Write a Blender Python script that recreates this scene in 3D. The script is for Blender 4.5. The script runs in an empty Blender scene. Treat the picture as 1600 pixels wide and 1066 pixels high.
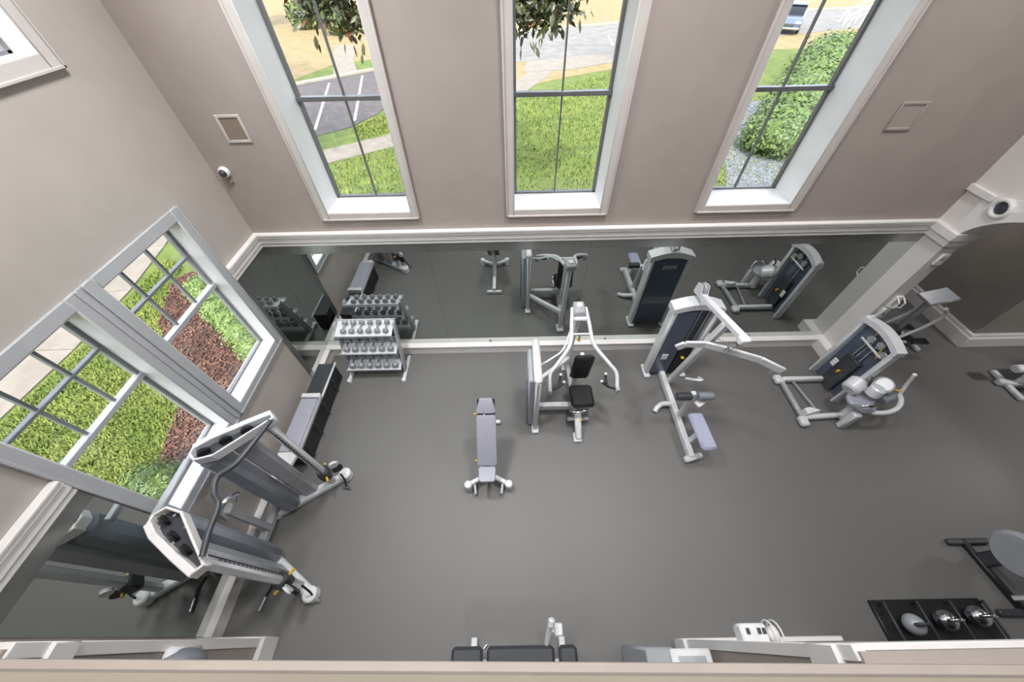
import bpy, bmesh, math, random
from mathutils import Vector, Matrix

# ------------------------------------------------------------------ camera
scene = bpy.context.scene
COL = scene.collection
R = math.radians
D = 4.22        # inner face of the window wall
XL = -3.49      # inner face of the left wall
XR = 5.79        # inner face of the right (arched) wall
CAM_H = 5.2
cam_data = bpy.data.cameras.new('camera')
cam_data.sensor_width = 36.0
cam_data.lens = 544.93 * 36.0 / 1600.0
cam_data.clip_start = 0.02
cam_data.clip_end = 400
cam = bpy.data.objects.new('camera', cam_data)
COL.objects.link(cam)
_p, _r, _y = 0.8696, -0.0232, -0.0038
_fw = Vector((math.sin(_y) * math.cos(_p), math.cos(_y) * math.cos(_p), -math.sin(_p)))
_rt = Vector((math.cos(_y), -math.sin(_y), 0))
_up = _rt.cross(_fw)
_r2 = _rt * math.cos(_r) + _up * math.sin(_r)
_u2 = -_rt * math.sin(_r) + _up * math.cos(_r)
m = Matrix.Identity(4)
for i in range(3):
    m[i][0] = _r2[i]; m[i][1] = _u2[i]; m[i][2] = -_fw[i]
m[0][3], m[1][3], m[2][3] = 0, 0, CAM_H
cam.matrix_world = m
scene.camera = cam

# ------------------------------------------------------------------ world, sun, exposure
world = bpy.data.worlds.new('world'); scene.world = world
world.use_nodes = True
wn = world.node_tree
bg = wn.nodes['Background']
sky = wn.nodes.new('ShaderNodeTexSky')
sky.sky_type = 'NISHITA'
sky.sun_disc = False
sky.sun_elevation = R(52); sky.sun_rotation = R(183)
sky.altitude = 20; sky.air_density = 1.0; sky.dust_density = 2.0; sky.ozone_density = 1.0
hsv = wn.nodes.new('ShaderNodeHueSaturation'); hsv.inputs['Saturation'].default_value = 0.4      # hazy, nearly white sky
wn.links.new(sky.outputs['Color'], hsv.inputs['Color'])
wn.links.new(hsv.outputs['Color'], bg.inputs['Color'])
bg.inputs['Strength'].default_value = 1.1
sun_d = bpy.data.lights.new('sun', 'SUN'); sun_d.energy = 5.3; sun_d.angle = R(1.0)
sun_d.color = (1.0, 0.95, 0.86)
sun = bpy.data.objects.new('sun', sun_d); COL.objects.link(sun)
sun.location = (0, -20, 30)
sun.rotation_euler = Vector((0.06, 0.62, -0.80)).to_track_quat('-Z', 'Y').to_euler()
scene.view_settings.view_transform = 'Standard'
scene.view_settings.look = 'None'
scene.view_settings.exposure = 0.0
scene.view_settings.gamma = 1.0
scene.view_settings.use_curve_mapping = False
FILL_W = 44.0      # watts per added fill lamp

random.seed(7)

# ------------------------------------------------------------------ materials
def lin(c):
    return tuple(((v / 255.0) / 12.92 if v <= 10 else (((v / 255.0) + 0.055) / 1.055) ** 2.4) for v in c)

def mat(name, rgb, rough=0.5, metal=0.0, rgb2=None, scale=20.0, bump=0.0, bscale=None, detail=4.0, spec=0.5, coat=0.0, contrast=(0.35, 0.65)):
    M = bpy.data.materials.new(name); M.use_nodes = True
    nt = M.node_tree; b = nt.nodes['Principled BSDF']
    b.inputs['Roughness'].default_value = rough
    b.inputs['Metallic'].default_value = metal
    b.inputs['Specular IOR Level'].default_value = spec
    if coat: b.inputs['Coat Weight'].default_value = coat
    c1 = lin(rgb) + (1,)
    b.inputs['Base Color'].default_value = c1
    tc = nt.nodes.new('ShaderNodeTexCoord')
    rgb2 = rgb2 or tuple(max(0, v * 0.95) for v in rgb)
    n = nt.nodes.new('ShaderNodeTexNoise'); n.inputs['Scale'].default_value = scale; n.inputs['Detail'].default_value = detail
    nt.links.new(tc.outputs['Object'], n.inputs['Vector'])
    cr = nt.nodes.new('ShaderNodeValToRGB')
    cr.color_ramp.elements[0].position = contrast[0]; cr.color_ramp.elements[0].color = lin(rgb2) + (1,)
    cr.color_ramp.elements[1].position = contrast[1]; cr.color_ramp.elements[1].color = c1
    nt.links.new(n.outputs['Fac'], cr.inputs['Fac'])
    nt.links.new(cr.outputs['Color'], b.inputs['Base Color'])
    if bump:
        n2 = nt.nodes.new('ShaderNodeTexNoise'); n2.inputs['Scale'].default_value = bscale or scale * 4
        n2.inputs['Detail'].default_value = 3
        nt.links.new(tc.outputs['Object'], n2.inputs['Vector'])
        bp = nt.nodes.new('ShaderNodeBump'); bp.inputs['Strength'].default_value = bump; bp.inputs['Distance'].default_value = 0.02
        nt.links.new(n2.outputs['Fac'], bp.inputs['Height'])
        nt.links.new(bp.outputs['Normal'], b.inputs['Normal'])
    return M

def glass_mat(name, tint, refl=0.10):
    M = bpy.data.materials.new(name); M.use_nodes = True
    nt = M.node_tree; nt.nodes.clear()
    out = nt.nodes.new('ShaderNodeOutputMaterial')
    tr = nt.nodes.new('ShaderNodeBsdfTransparent'); tr.inputs['Color'].default_value = tint + (1,)
    gl = nt.nodes.new('ShaderNodeBsdfGlossy'); gl.inputs['Roughness'].default_value = 0.01
    lw = nt.nodes.new('ShaderNodeLayerWeight'); lw.inputs['Blend'].default_value = 0.5
    pw = nt.nodes.new('ShaderNodeMath'); pw.operation = 'POWER'; pw.inputs[1].default_value = 4.5
    fr = nt.nodes.new('ShaderNodeMath'); fr.operation = 'MULTIPLY_ADD'; fr.inputs[1].default_value = 0.45; fr.inputs[2].default_value = refl * 0.25
    nt.links.new(lw.outputs['Facing'], pw.inputs[0]); nt.links.new(pw.outputs[0], fr.inputs[0])
    mx = nt.nodes.new('ShaderNodeMixShader')
    nt.links.new(fr.outputs[0], mx.inputs['Fac'])
    nt.links.new(tr.outputs['BSDF'], mx.inputs[1]); nt.links.new(gl.outputs['BSDF'], mx.inputs[2])
    nt.links.new(mx.outputs['Shader'], out.inputs['Surface'])
    return M

MT = {}
MT['paint'] = mat('taupe_paint', (164, 154, 149), 0.75, rgb2=(160, 150, 145), scale=3, bump=0.05, bscale=180)
MT['daylitpaint'] = mat('daylit_taupe_paint', (179, 172, 167), 0.75, rgb2=(174, 167, 162), scale=3, bump=0.05, bscale=180)  # same taupe, lightened and greyed to paint in daylight bounce on the left wall
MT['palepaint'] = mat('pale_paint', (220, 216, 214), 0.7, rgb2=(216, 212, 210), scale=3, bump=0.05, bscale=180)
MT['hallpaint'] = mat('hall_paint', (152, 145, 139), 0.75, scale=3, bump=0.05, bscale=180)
MT['trim'] = mat('white_trim', (230, 227, 226), 0.45, rgb2=(225, 222, 221), scale=4)
MT['sillwhite'] = mat('sill_white', (212, 211, 212), 0.4, rgb2=(207, 206, 207), scale=4)
MT['casing'] = mat('casing_white', (198, 192, 190), 0.5, rgb2=(193, 187, 185), scale=4)
MT['greycasing'] = mat('grey_casing', (176, 178, 182), 0.5, rgb2=(171, 173, 177), scale=4)
MT['ceiling'] = mat('ceiling_white', (232, 229, 224), 0.8, scale=3)
MT['floor'] = mat('rubber_floor', (113, 112, 111), 0.42, rgb2=(101, 100, 99), scale=260, bump=0.12, bscale=420, spec=0.5)
MT['mirror'] = mat('mirror_silver', (204, 209, 206), 0.015, 1.0, rgb2=(202, 207, 204), scale=2)
MT['alu'] = mat('window_alu', (112, 112, 114), 0.4, 0.3, scale=30)
MT['sash'] = mat('sash_grey', (128, 130, 134), 0.4, 0.2, scale=30)
MT['sashlite'] = mat('sash_light', (176, 178, 182), 0.4, 0.2, scale=30)
MT['glass'] = glass_mat('window_glass', (0.93, 0.95, 0.94))
MT['silver'] = mat('silver_paint', (222, 224, 228), 0.3, 0.08, rgb2=(216, 218, 222), scale=8, coat=0.2)
MT['silverdark'] = mat('silver_dark', (174, 177, 183), 0.35, 0.15, scale=8)
MT['chrome'] = mat('chrome', (225, 227, 230), 0.12, 1.0, scale=5)
MT['pad'] = mat('grey_vinyl', (164, 165, 178), 0.4, rgb2=(158, 159, 172), scale=30, bump=0.05, bscale=200)
MT['padlilac'] = mat('lilac_vinyl', (166, 168, 192), 0.4, rgb2=(160, 162, 186), scale=30, bump=0.05, bscale=200)
MT['black'] = mat('black_vinyl', (30, 31, 32), 0.4, scale=30)
MT['dark'] = mat('dark_plastic', (62, 65, 70), 0.38, scale=20)
MT['smoke'] = mat('smoked_shroud', (84, 94, 112), 0.2, 0.0, rgb2=(78, 88, 106), scale=3, coat=0.4)
MT['shroud'] = mat('grey_shroud', (136, 141, 150), 0.35, 0.1, rgb2=(128, 133, 142), scale=5)
MT['yellow'] = mat('yellow_tag', (214, 170, 52), 0.45, scale=20)
MT['white'] = mat('white_plastic', (232, 232, 233), 0.4, scale=10)
MT['dumb'] = mat('dumbbell_grey', (150, 152, 158), 0.3, 0.3, scale=20)
MT['grille'] = mat('grille_brown', (142, 128, 116), 0.6, rgb2=(128, 114, 102), scale=400)
MT['greyboard'] = mat('grey_board', (140, 142, 145), 0.5, scale=8)
MT['cream'] = mat('cream_cap', (160, 150, 136), 0.5, rgb2=(155, 145, 131), scale=4)
MT['nosing'] = mat('nosing_taupe', (180, 169, 160), 0.6, rgb2=(174, 163, 154), scale=4)
MT['bevel'] = mat('mirror_bevel', (168, 170, 168), 0.28, 0.9, scale=4)
MT['steel'] = mat('polished_steel', (205, 206, 212), 0.2, 1.0, scale=5)
# outside
MT['lawn'] = mat('lawn_green', (89, 100, 35), 0.9, rgb2=(68, 83, 24), scale=2.2, bump=0.5, bscale=60, detail=8)
MT['grass1'] = mat('grass_blade', (116, 123, 54), 0.8, rgb2=(87, 103, 32), scale=1.5)
MT['sun_toned'] = mat('sun_toned_grass', (131, 109, 80), 0.95, rgb2=(112, 99, 61), scale=1.6, bump=0.5, bscale=40, detail=8)  # lawn in full sun: the sunlight is put into the colour as tan
MT['concrete'] = mat('concrete_path', (121, 112, 103), 0.9, rgb2=(109, 101, 92), scale=3, bump=0.2, bscale=60)
MT['kerb'] = mat('kerb_concrete', (142, 134, 118), 0.9, scale=3)
MT['asphalt'] = mat('asphalt', (82, 74, 74), 0.9, rgb2=(67, 61, 63), scale=4, bump=0.3, bscale=120)
MT['road'] = mat('road_pale', (113, 108, 105), 0.9, rgb2=(97, 93, 92), scale=1.2, bump=0.2, bscale=80)
MT['line'] = mat('road_line', (166, 164, 160), 0.8, scale=5)
MT['soil'] = mat('mulch_soil', (67, 44, 35), 0.95, rgb2=(53, 34, 28), scale=15, bump=0.5, bscale=60)
MT['chip'] = mat('mulch_chip', (110, 77, 64), 0.9, rgb2=(77, 48, 40), scale=2.5)
MT['gravel'] = mat('gravel', (116, 118, 123), 0.95, rgb2=(90, 92, 99), scale=12, bump=0.5, bscale=50)
MT['leafA'] = mat('hedge_leaf', (92, 110, 48), 0.5, rgb2=(62, 82, 30), scale=3.0)
MT['leafB'] = mat('pale_hedge_leaf', (112, 128, 63), 0.5, rgb2=(71, 97, 29), scale=4.0)
MT['leafM'] = mat('magnolia_leaf', (63, 67, 29), 0.4, rgb2=(37, 44, 15), scale=2.5)
MT['leafR'] = mat('magnolia_leaf_rust', (109, 58, 31), 0.5, rgb2=(77, 50, 25), scale=2.5)
MT['leafO'] = mat('oak_leaf', (97, 105, 50), 0.6, rgb2=(57, 71, 25), scale=1.0)
MT['bark'] = mat('bark', (77, 63, 50), 0.9, rgb2=(57, 45, 35), scale=14, bump=0.6, bscale=30)
MT['carpaint'] = mat('car_paint', (92, 102, 120), 0.25, 0.3, scale=4, coat=0.6)
MT['carglass'] = mat('car_glass', (13, 16, 21), 0.08, scale=3)
MT['rubber'] = mat('tyre', (13, 13, 14), 0.8, scale=20)
MT['stucco'] = mat('stucco', (138, 129, 118), 0.9, scale=20, bump=0.2, bscale=90)

# ------------------------------------------------------------------ mesh builder
ROOT = {}

class MB:
    def __init__(s): s.v = []; s.f = []
    def add(s, vs, fs):
        o = len(s.v); s.v += [tuple(v) for v in vs]; s.f += [tuple(i + o for i in f) for f in fs]; return s
    def box(s, c, size, ch=0.0, rot=None):
        hx, hy, hz = [max(1e-5, v / 2.0) for v in size]
        c = Vector(c); k = min(ch, hx * .9, hy * .9, hz * .9)
        P = []; F = []
        if k <= 0:
            for z in (-hz, hz):
                for x, y in ((-hx, -hy), (hx, -hy), (hx, hy), (-hx, hy)): P.append(Vector((x, y, z)))
            F = [(3, 2, 1, 0), (4, 5, 6, 7), (0, 1, 5, 4), (1, 2, 6, 5), (2, 3, 7, 6), (3, 0, 4, 7)]
        else:
            idx = {}
            for sx in (-1, 1):
                for sy in (-1, 1):
                    for sz in (-1, 1):
                        for a in range(3):
                            q = [sx * (hx - (k if a != 0 else 0)), sy * (hy - (k if a != 1 else 0)), sz * (hz - (k if a != 2 else 0))]
                            idx[(sx, sy, sz, a)] = len(P); P.append(Vector(q))
            for a in range(3):
                b, d = (a + 1) % 3, (a + 2) % 3
                for sa in (-1, 1):
                    loop = []
                    for (sb, sd) in ((-1, -1), (1, -1), (1, 1), (-1, 1)):
                        t = [0, 0, 0]; t[a] = sa; t[b] = sb; t[d] = sd
                        loop.append(idx[(t[0], t[1], t[2], a)])
                    F.append(tuple(loop if sa > 0 else loop[::-1]))
            for a in range(3):          # edges along axis a
                b, d = (a + 1) % 3, (a + 2) % 3
                for sb in (-1, 1):
                    for sd in (-1, 1):
                        q = []
                        for sa, ax in ((-1, b), (1, b), (1, d), (-1, d)):
                            t = [0, 0, 0]; t[a] = sa; t[b] = sb; t[d] = sd
                            q.append(idx[(t[0], t[1], t[2], ax)])
                        F.append(tuple(q if sb * sd < 0 else q[::-1]))
            for sx in (-1, 1):
                for sy in (-1, 1):
                    for sz in (-1, 1):
                        q = [idx[(sx, sy, sz, a)] for a in range(3)]
                        F.append(tuple(q if sx * sy * sz > 0 else q[::-1]))
        if rot is not None: P = [rot @ p for p in P]
        return s.add([p + c for p in P], F)
    def bb(s, a, b, ch=0.0):
        lo = [min(a[i], b[i]) for i in range(3)]; hi = [max(a[i], b[i]) for i in range(3)]
        return s.box([(lo[i] + hi[i]) / 2 for i in range(3)], [hi[i] - lo[i] for i in range(3)], ch)
    def beam(s, p0, p1, w, h, ch=0.008, up=(0, 0, 1), ext=0.0):
        p0 = Vector(p0); p1 = Vector(p1); d = p1 - p0; L = d.length; d.normalize()
        up = Vector(up)
        if abs(d.dot(up)) > 0.98: up = Vector((0, 1, 0))
        side = d.cross(up).normalized(); u = side.cross(d).normalized()
        rot = Matrix((d, side, u)).transposed()
        return s.box((p0 + p1) / 2, (L + 2 * ext, w, h), ch, rot)
    def cyl(s, p0, p1, r0, r1=None, n=16, ch=0.0):
        r1 = r0 if r1 is None else r1
        p0 = Vector(p0); p1 = Vector(p1); d = (p1 - p0); L = d.length; d.normalize()
        a = d.orthogonal().normalized(); b = d.cross(a)
        st = [(0, r0)] if not ch else [(0, r0 - ch), (ch, r0)]
        st += [(L, r1)] if not ch else [(L - ch, r1), (L, r1 - ch)]
        V = []
        for t, r in st:
            for i in range(n):
                an = 2 * math.pi * i / n
                V.append(p0 + d * t + (a * math.cos(an) + b * math.sin(an)) * r)
        F = []
        for k in range(len(st) - 1):
            for i in range(n):
                j = (i + 1) % n
                F.append((k * n + i, k * n + j, (k + 1) * n + j, (k + 1) * n + i))
        F.append(tuple(range(n))[::-1]); F.append(tuple(range((len(st) - 1) * n, len(st) * n)))
        return s.add(V, F)
    def tube(s, pts, r, n=10, smooth=True, seg=6, closed=False, r1=None):
        pts = [Vector(p) for p in pts]
        if smooth and len(pts) > 2:
            out = []
            m_ = len(pts)
            rng = range(m_ if closed else m_ - 1)
            for i in rng:
                a = pts[(i - 1) % m_] if (closed or i > 0) else pts[0] * 2 - pts[1]
                b = pts[i]; c = pts[(i + 1) % m_]
                d = pts[(i + 2) % m_] if (closed or i + 2 < m_) else c * 2 - b
                for k in range(seg):
                    t = k / seg
                    out.append(0.5 * ((2 * b) + (-a + c) * t + (2 * a - 5 * b + 4 * c - d) * t * t + (-a + 3 * b - 3 * c + d) * t ** 3))
            if not closed: out.append(pts[-1])
            pts = out
        N = len(pts); V = []; F = []
        prev = None
        for i, p in enumerate(pts):
            if closed: t = pts[(i + 1) % N] - pts[i - 1]
            else: t = pts[min(i + 1, N - 1)] - pts[max(i - 1, 0)]
            t.normalize()
            a = t.orthogonal().normalized() if prev is None else (prev - t * prev.dot(t)).normalized()
            prev = a; b = t.cross(a)
            rr = r if r1 is None else r + (r1 - r) * i / (N - 1)
            for k in range(n):
                an = 2 * math.pi * k / n
                V.append(p + (a * math.cos(an) + b * math.sin(an)) * rr)
        for i in range(N if closed else N - 1):
            j = (i + 1) % N
            for k in range(n):
                l = (k + 1) % n
                F.append((i * n + k, i * n + l, j * n + l, j * n + k))
        if not closed:
            F.append(tuple(range(n))[::-1]); F.append(tuple(range((N - 1) * n, N * n)))
        return s.add(V, F)
    def prism(s, poly, ext):
        ext = Vector(ext); P = [Vector(p) for p in poly]; n = len(P)
        nrm = Vector((0, 0, 0))
        for i in range(n): nrm += P[i].cross(P[(i + 1) % n])
        if nrm.dot(ext) < 0: P = P[::-1]
        V = P + [p + ext for p in P]
        F = [tuple(range(n))[::-1], tuple(range(n, 2 * n))]
        for i in range(n):
            j = (i + 1) % n; F.append((i, j, n + j, n + i))
        return s.add(V, F)
    def ball(s, c, r, nu=16, nv=10, z0=-1.0, z1=1.0):
        c = Vector(c); rx, ry, rz = (r, r, r) if not hasattr(r, '__len__') else r
        V = []; F = []
        a0, a1 = math.asin(z0), math.asin(z1)
        for j in range(nv + 1):
            a = a0 + (a1 - a0) * j / nv
            for i in range(nu):
                an = 2 * math.pi * i / nu
                V.append(c + Vector((rx * math.cos(a) * math.cos(an), ry * math.cos(a) * math.sin(an), rz * math.sin(a))))
        for j in range(nv):
            for i in range(nu):
                k = (i + 1) % nu
                F.append((j * nu + i, j * nu + k, (j + 1) * nu + k, (j + 1) * nu + i))
        F.append(tuple(range(nu))[::-1]); F.append(tuple(range(nv * nu, (nv + 1) * nu)))
        return s.add(V, F)
    def lathe(s, prof, c, axis=(0, 0, 1), n=24):
        c = Vector(c); d = Vector(axis).normalized(); a = d.orthogonal().normalized(); b = d.cross(a)
        V = []; F = []
        for (r, t) in prof:
            for i in range(n):
                an = 2 * math.pi * i / n
                V.append(c + d * t + (a * math.cos(an) + b * math.sin(an)) * r)
        for k in range(len(prof) - 1):
            for i in range(n):
                j = (i + 1) % n
                F.append((k * n + i, k * n + j, (k + 1) * n + j, (k + 1) * n + i))
        F.append(tuple(range(n))[::-1]); F.append(tuple(range((len(prof) - 1) * n, len(prof) * n)))
        return s.add(V, F)
    def mesh(s, name, material, off=Vector((0, 0, 0)), ang=38):
        me = bpy.data.meshes.new(name)
        me.from_pydata([(v[0] - off[0], v[1] - off[1], v[2] - off[2]) for v in s.v], [], s.f)
        me.materials.append(MT[material])
        if len(s.f) < 6000:
            bm = bmesh.new(); bm.from_mesh(me); bmesh.ops.recalc_face_normals(bm, faces=bm.faces); bm.to_mesh(me); bm.free()
        me.update()
        me.polygons.foreach_set('use_smooth', [True] * len(me.polygons))
        me.set_sharp_from_angle(angle=R(ang))
        return me
    def build(s, name, material, parent=None, ang=38):
        off = ROOT.get(parent.name, Vector((0, 0, 0))) if parent else Vector((0, 0, 0))
        o = bpy.data.objects.new(name, s.mesh(name, material, off, ang))
        COL.objects.link(o)
        if parent: o.parent = parent
        ROOT[o.name] = off
        return o

def thing(name, label, cat, loc, group=None):
    o = bpy.data.objects.new(name, None); COL.objects.link(o)
    o.empty_display_size = 0.1
    o.location = loc; o['label'] = label; o['category'] = cat
    if group: o['group'] = group
    ROOT[o.name] = Vector(loc)
    return o

def tag(o, label, cat, group=None, kind=None):
    o['label'] = label; o['category'] = cat
    if group: o['group'] = group
    if kind: o['kind'] = kind
    return o

def struct(o, label, cat):
    o['kind'] = 'structure'; o['label'] = label; o['category'] = cat
    return o

def sroot(name, label, cat, loc=(0, 0, 0)):
    return struct(thing(name, label, cat, loc), label, cat)

# ================================================================== THE SETTING
# ---- wall mapping helpers: u along wall, n into the wall (outwards), z up
def map_back(u, n, z): return (u, D + n, z)
def map_left(u, n, z): return (XL - n, u, z)

def holes_wall(name, label, mp, u0, u1, z0, z1, thick, holes, material):
    us = sorted(set([u0, u1] + [h[0] for h in holes] + [h[1] for h in holes]))
    b = MB()
    for i in range(len(us) - 1):
        a, c = us[i], us[i + 1]; mid = (a + c) / 2
        hs = sorted([h for h in holes if h[0] < mid < h[1]], key=lambda h: h[2])
        z = z0
        for h in hs:
            b.bb(mp(a, 0, z), mp(c, thick, h[2])); z = h[3]
        b.bb(mp(a, 0, z), mp(c, thick, z1))
    return struct(b.build(name, material), label, 'wall')

CEIL = 7.0
BW = [(-2.365, -1.285), (0.049, 1.168), (2.511, 3.621)]
BZ0, BZ1 = 2.854, 5.95
LWIN = [(2.297, 3.348, 1.375, 3.283), (1.041, 2.024, 1.375, 3.283), (2.297, 3.348, 4.655, 6.3), (1.041, 2.024, 4.655, 6.3)]
BT, LT = 0.46, 0.24
holes_wall('wall_back', 'taupe window wall with three tall windows above the long mirror', map_back, XL - LT, XR + 0.22, 0, CEIL, BT,
           [(a, c, BZ0, BZ1) for a, c in BW], 'paint')
holes_wall('wall_left', 'taupe left wall with two pairs of sash windows', map_left, -4.2, D, 0, CEIL, LT, LWIN, 'daylitpaint')

b = MB(); b.bb((XL - LT, -4.2, -0.2), (12.0, 7.0, 0.0))
struct(b.build('floor', 'floor'), 'dark grey speckled rubber gym floor', 'floor')
b = MB(); b.bb((XL - LT, -4.4, CEIL), (XR + 0.22, D + BT, CEIL + 0.25))
struct(b.build('ceiling', 'ceiling'), 'high white ceiling over the gym', 'ceiling')

# right wall with wide elliptical arched opening (Y 0..4, springing at 2.37 m)
AY0, AY1, SPR, RISE = 0.0, 3.893, 2.446, 0.876
arc = []
for i in range(33):
    t = math.pi * i / 32
    arc.append(((AY0 + AY1) / 2 + (AY1 - AY0) / 2 * math.cos(t), SPR + RISE * math.sin(t)))
b = MB()
b.bb((XR, AY1, 0), (XR + 0.22, D, CEIL))
b.bb((XR, -4.2, 0), (XR + 0.22, AY0, CEIL))
for i in range(32):
    (y0, z0), (y1, z1) = arc[i], arc[i + 1]
    b.prism([(XR, y0, z0), (XR, y1, z1), (XR, y1, CEIL), (XR, y0, CEIL)], (0.22, 0, 0))
struct(b.build('wall_right', 'palepaint'), 'taupe side wall with a wide white-trimmed arch opening', 'wall')
# arch trims
b = MB()
for i in range(32):
    (y0, z0), (y1, z1) = arc[i], arc[i + 1]
    cy = (AY0 + AY1) / 2
    def o_(y, z, k):
        dy, dz = (y - cy) / 3.79, (z - SPR) / (RISE * RISE)
        l = math.hypot(dy, dz) or 1
        return (y + dy / l * k, z + dz / l * k)
    a0, a1 = o_(y0, z0, 0.10), o_(y1, z1, 0.10)
    i0, i1 = o_(y0, z0, -0.012), o_(y1, z1, -0.012)
    b.prism([(XR - 0.034, i0[0], i0[1]), (XR - 0.034, i1[0], i1[1]), (XR - 0.034, a1[0], a1[1]), (XR - 0.034, a0[0], a0[1])], (0.27, 0, 0))
struct(b.build('trim_1', 'trim'), 'white curved moulding around the arch opening', 'trim')
# pilaster mouldings: plinth block, capital, upper band
b = MB(); b.bb((XR - 0.14, 3.80, 0), (XR + 0.23, D, 0.215), 0.01)
struct(b.build('trim_2', 'trim'), 'white plinth block at the foot of the arch pilaster', 'trim')
b = MB()
b.bb((XR - 0.05, 3.86, 2.378), (XR + 0.24, D, 2.475), 0.006); b.bb((XR - 0.08, 3.835, 2.475), (XR + 0.25, D, 2.584), 0.008)
struct(b.build('trim_3', 'trim'), 'white capital block where the chair rail meets the arch', 'trim')
b = MB()
b.bb((XR - 0.05, 3.885, 2.99), (XR, D, 3.07), 0.006)
b.bb((XR - 0.03, 3.915, 2.584), (XR, 3.98, 2.99), 0.004)
b.bb((XR - 0.019, AY1 - 0.022, 2.57), (XR + 0.01, 3.92, 2.99), 0.002)
struct(b.build('trim_4', 'trim'), 'white narrow band and bead above the arch capital', 'trim')
# white spandrel panel with the round port
b = MB()
pan = [(XR - 0.018, AY1, 3.06)] + [(XR - 0.018, min(y + 0.02, AY1), z + 0.05) for (y, z) in arc[:11]]
lasty, lastz = pan[-1][1], pan[-1][2]
pan.append((XR - 0.018, lasty, max(3.16, lastz + 0.08)))
b.prism(pan, (0.018, 0, 0))
struct(b.build('trim_5', 'trim'), 'white spandrel panel beside the arch top', 'trim')
t = thing('round_port', 'round white ringed port with dark hole in the arch spandrel', 'vent', (XR - 0.02, 3.742, 2.992))
b = MB(); b.lathe([(0.118, 0.0), (0.118, 0.03), (0.10, 0.045), (0.082, 0.045), (0.07, 0.02), (0.07, 0.004)], (XR - 0.02, 3.742, 2.992), (-1, 0, 0), 28)
b.build('ring', 'trim', t)
b = MB(); b.lathe([(0.07, 0.0), (0.07, 0.012), (0.05, 0.024), (0.0, 0.03)], (XR - 0.02, 3.742, 2.992), (-1, 0, 0), 24)
b.build('speaker_cone', 'dark', t)

# hall beyond the arch
b = MB(); b.bb((8.42, 4.1, 0), (8.62, 7.0, 3.4)); struct(b.build('wall_hall_side', 'hallpaint'), 'taupe hall wall seen through the arch', 'wall')
b = MB(); b.bb((8.62, 4.1, 0), (12.0, 4.3, 3.4)); struct(b.build('wall_hall_back', 'hallpaint'), 'taupe wall right of the hall opening', 'wall')
b = MB(); b.bb((XR + 0.22, 6.8, 0), (8.42, 7.0, 3.4)); struct(b.build('wall_hall_end', 'hallpaint'), 'dim end wall of the hall', 'wall')
b = MB(); b.bb((XR + 0.05, D + BT, 0), (XR + 0.22, 7.0, 3.4)); struct(b.build('wall_hall_left', 'hallpaint'), 'near side wall of the hall', 'wall')
b = MB(); b.bb((11.8, -4.2, 0), (12.0, 4.1, 3.4)); struct(b.build('wall_far_right', 'hallpaint'), 'far side wall beyond the arch', 'wall')
b = MB(); b.bb((XR + 0.22, -4.2, 3.4), (12.0, 7.0, 3.6)); struct(b.build('ceiling_hall', 'ceiling'), 'lower ceiling beyond the arch', 'ceiling')
b = MB()
b.bb((8.36, 4.04, 0), (8.42, 6.8, 0.30), 0.008); b.bb((8.33, 4.01, 0), (8.42, 6.8, 0.24), 0.008)
struct(b.build('baseboard_hall_side', 'trim'), 'white baseboard along the hall side wall', 'baseboard')
b = MB()
b.bb((8.42, 4.04, 0), (11.8, 4.10, 0.30), 0.008); b.bb((8.42, 4.01, 0), (11.8, 4.10, 0.24), 0.008)
struct(b.build('baseboard_hall_back', 'trim'), 'white baseboard along the wall right of the hall', 'baseboard')

# wall behind camera, end walls, balcony
b = MB(); b.bb((XL - LT, -4.4, 0), (12.0, -4.2, CEIL)); struct(b.build('wall_front', 'paint'), 'taupe wall behind the balcony', 'wall')
def bal(x, y): return (x, y - 0.0175 * x)
def slab(b, x0, x1, y0, y1, z0, z1):
    b.prism([bal(x0, y0) + (z0,), bal(x1, y0) + (z0,), bal(x1, y1) + (z0,), bal(x0, y1) + (z0,)], (0, 0, z1 - z0))
b = MB(); slab(b, XL, XR, -4.15, -0.13, 2.72, 2.93); struct(b.build('balcony_slab', 'ceiling'), 'balcony floor slab below the viewer', 'balcony')
b = MB(); slab(b, XL, XR, -0.27, -0.13, 2.90, 3.96); struct(b.build('balcony_half_wall', 'paint'), 'taupe half wall along the balcony edge', 'half wall')
b = MB(); slab(b, XL, XR, -0.32, -0.076, 3.96, 4.0); slab(b, XL, XR, -0.28, -0.09, 3.93, 3.96)
struct(b.build('trim_6', 'cream'), 'cream cap running along the top of the balcony half wall', 'trim')
b = MB(); slab(b, XL, XR, -0.20, -0.098, 2.88, 2.955)
struct(b.build('trim_15', 'nosing'), 'taupe nosing ledge along the balcony floor edge', 'trim')
# piers under the balcony
def pier(nm, x0, x1, lab):
    b = MB(); b.bb((x0, -4.15, 0), (x1, -0.02 if x0 < 0 else -0.09, 2.72)); return struct(b.build(nm, 'paint'), lab, 'wall')
pier('wall_pier_left', XL, -2.79, 'taupe pier under the balcony left of the opening')
pier('wall_pier_right', 1.79, 3.4, 'taupe pier under the balcony right of the opening')
b = MB()
b.bb((XL, -4.1, 0), (-2.74, 0.03, 0.30), 0.008)
struct(b.build('baseboard_pier_left', 'trim'), 'white baseboard around the pier under the balcony beside the left mirror', 'baseboard')
b = MB(); b.bb((XL, -4.1, 2.33), (-2.75, 0.012, 2.50), 0.008)
struct(b.build('trim_7', 'trim'), 'white chair rail around the pier beside the left mirror', 'trim')
b = MB(); b.bb((-2.84, -0.06, 0.30), (-2.775, 0.012, 2.70), 0.004)
struct(b.build('trim_8', 'trim'), 'white corner bead on the pier beside the left mirror', 'trim')
b = MB(); b.bb((1.74, -4.1, 0), (3.43, -0.05, 0.30), 0.008)
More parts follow.
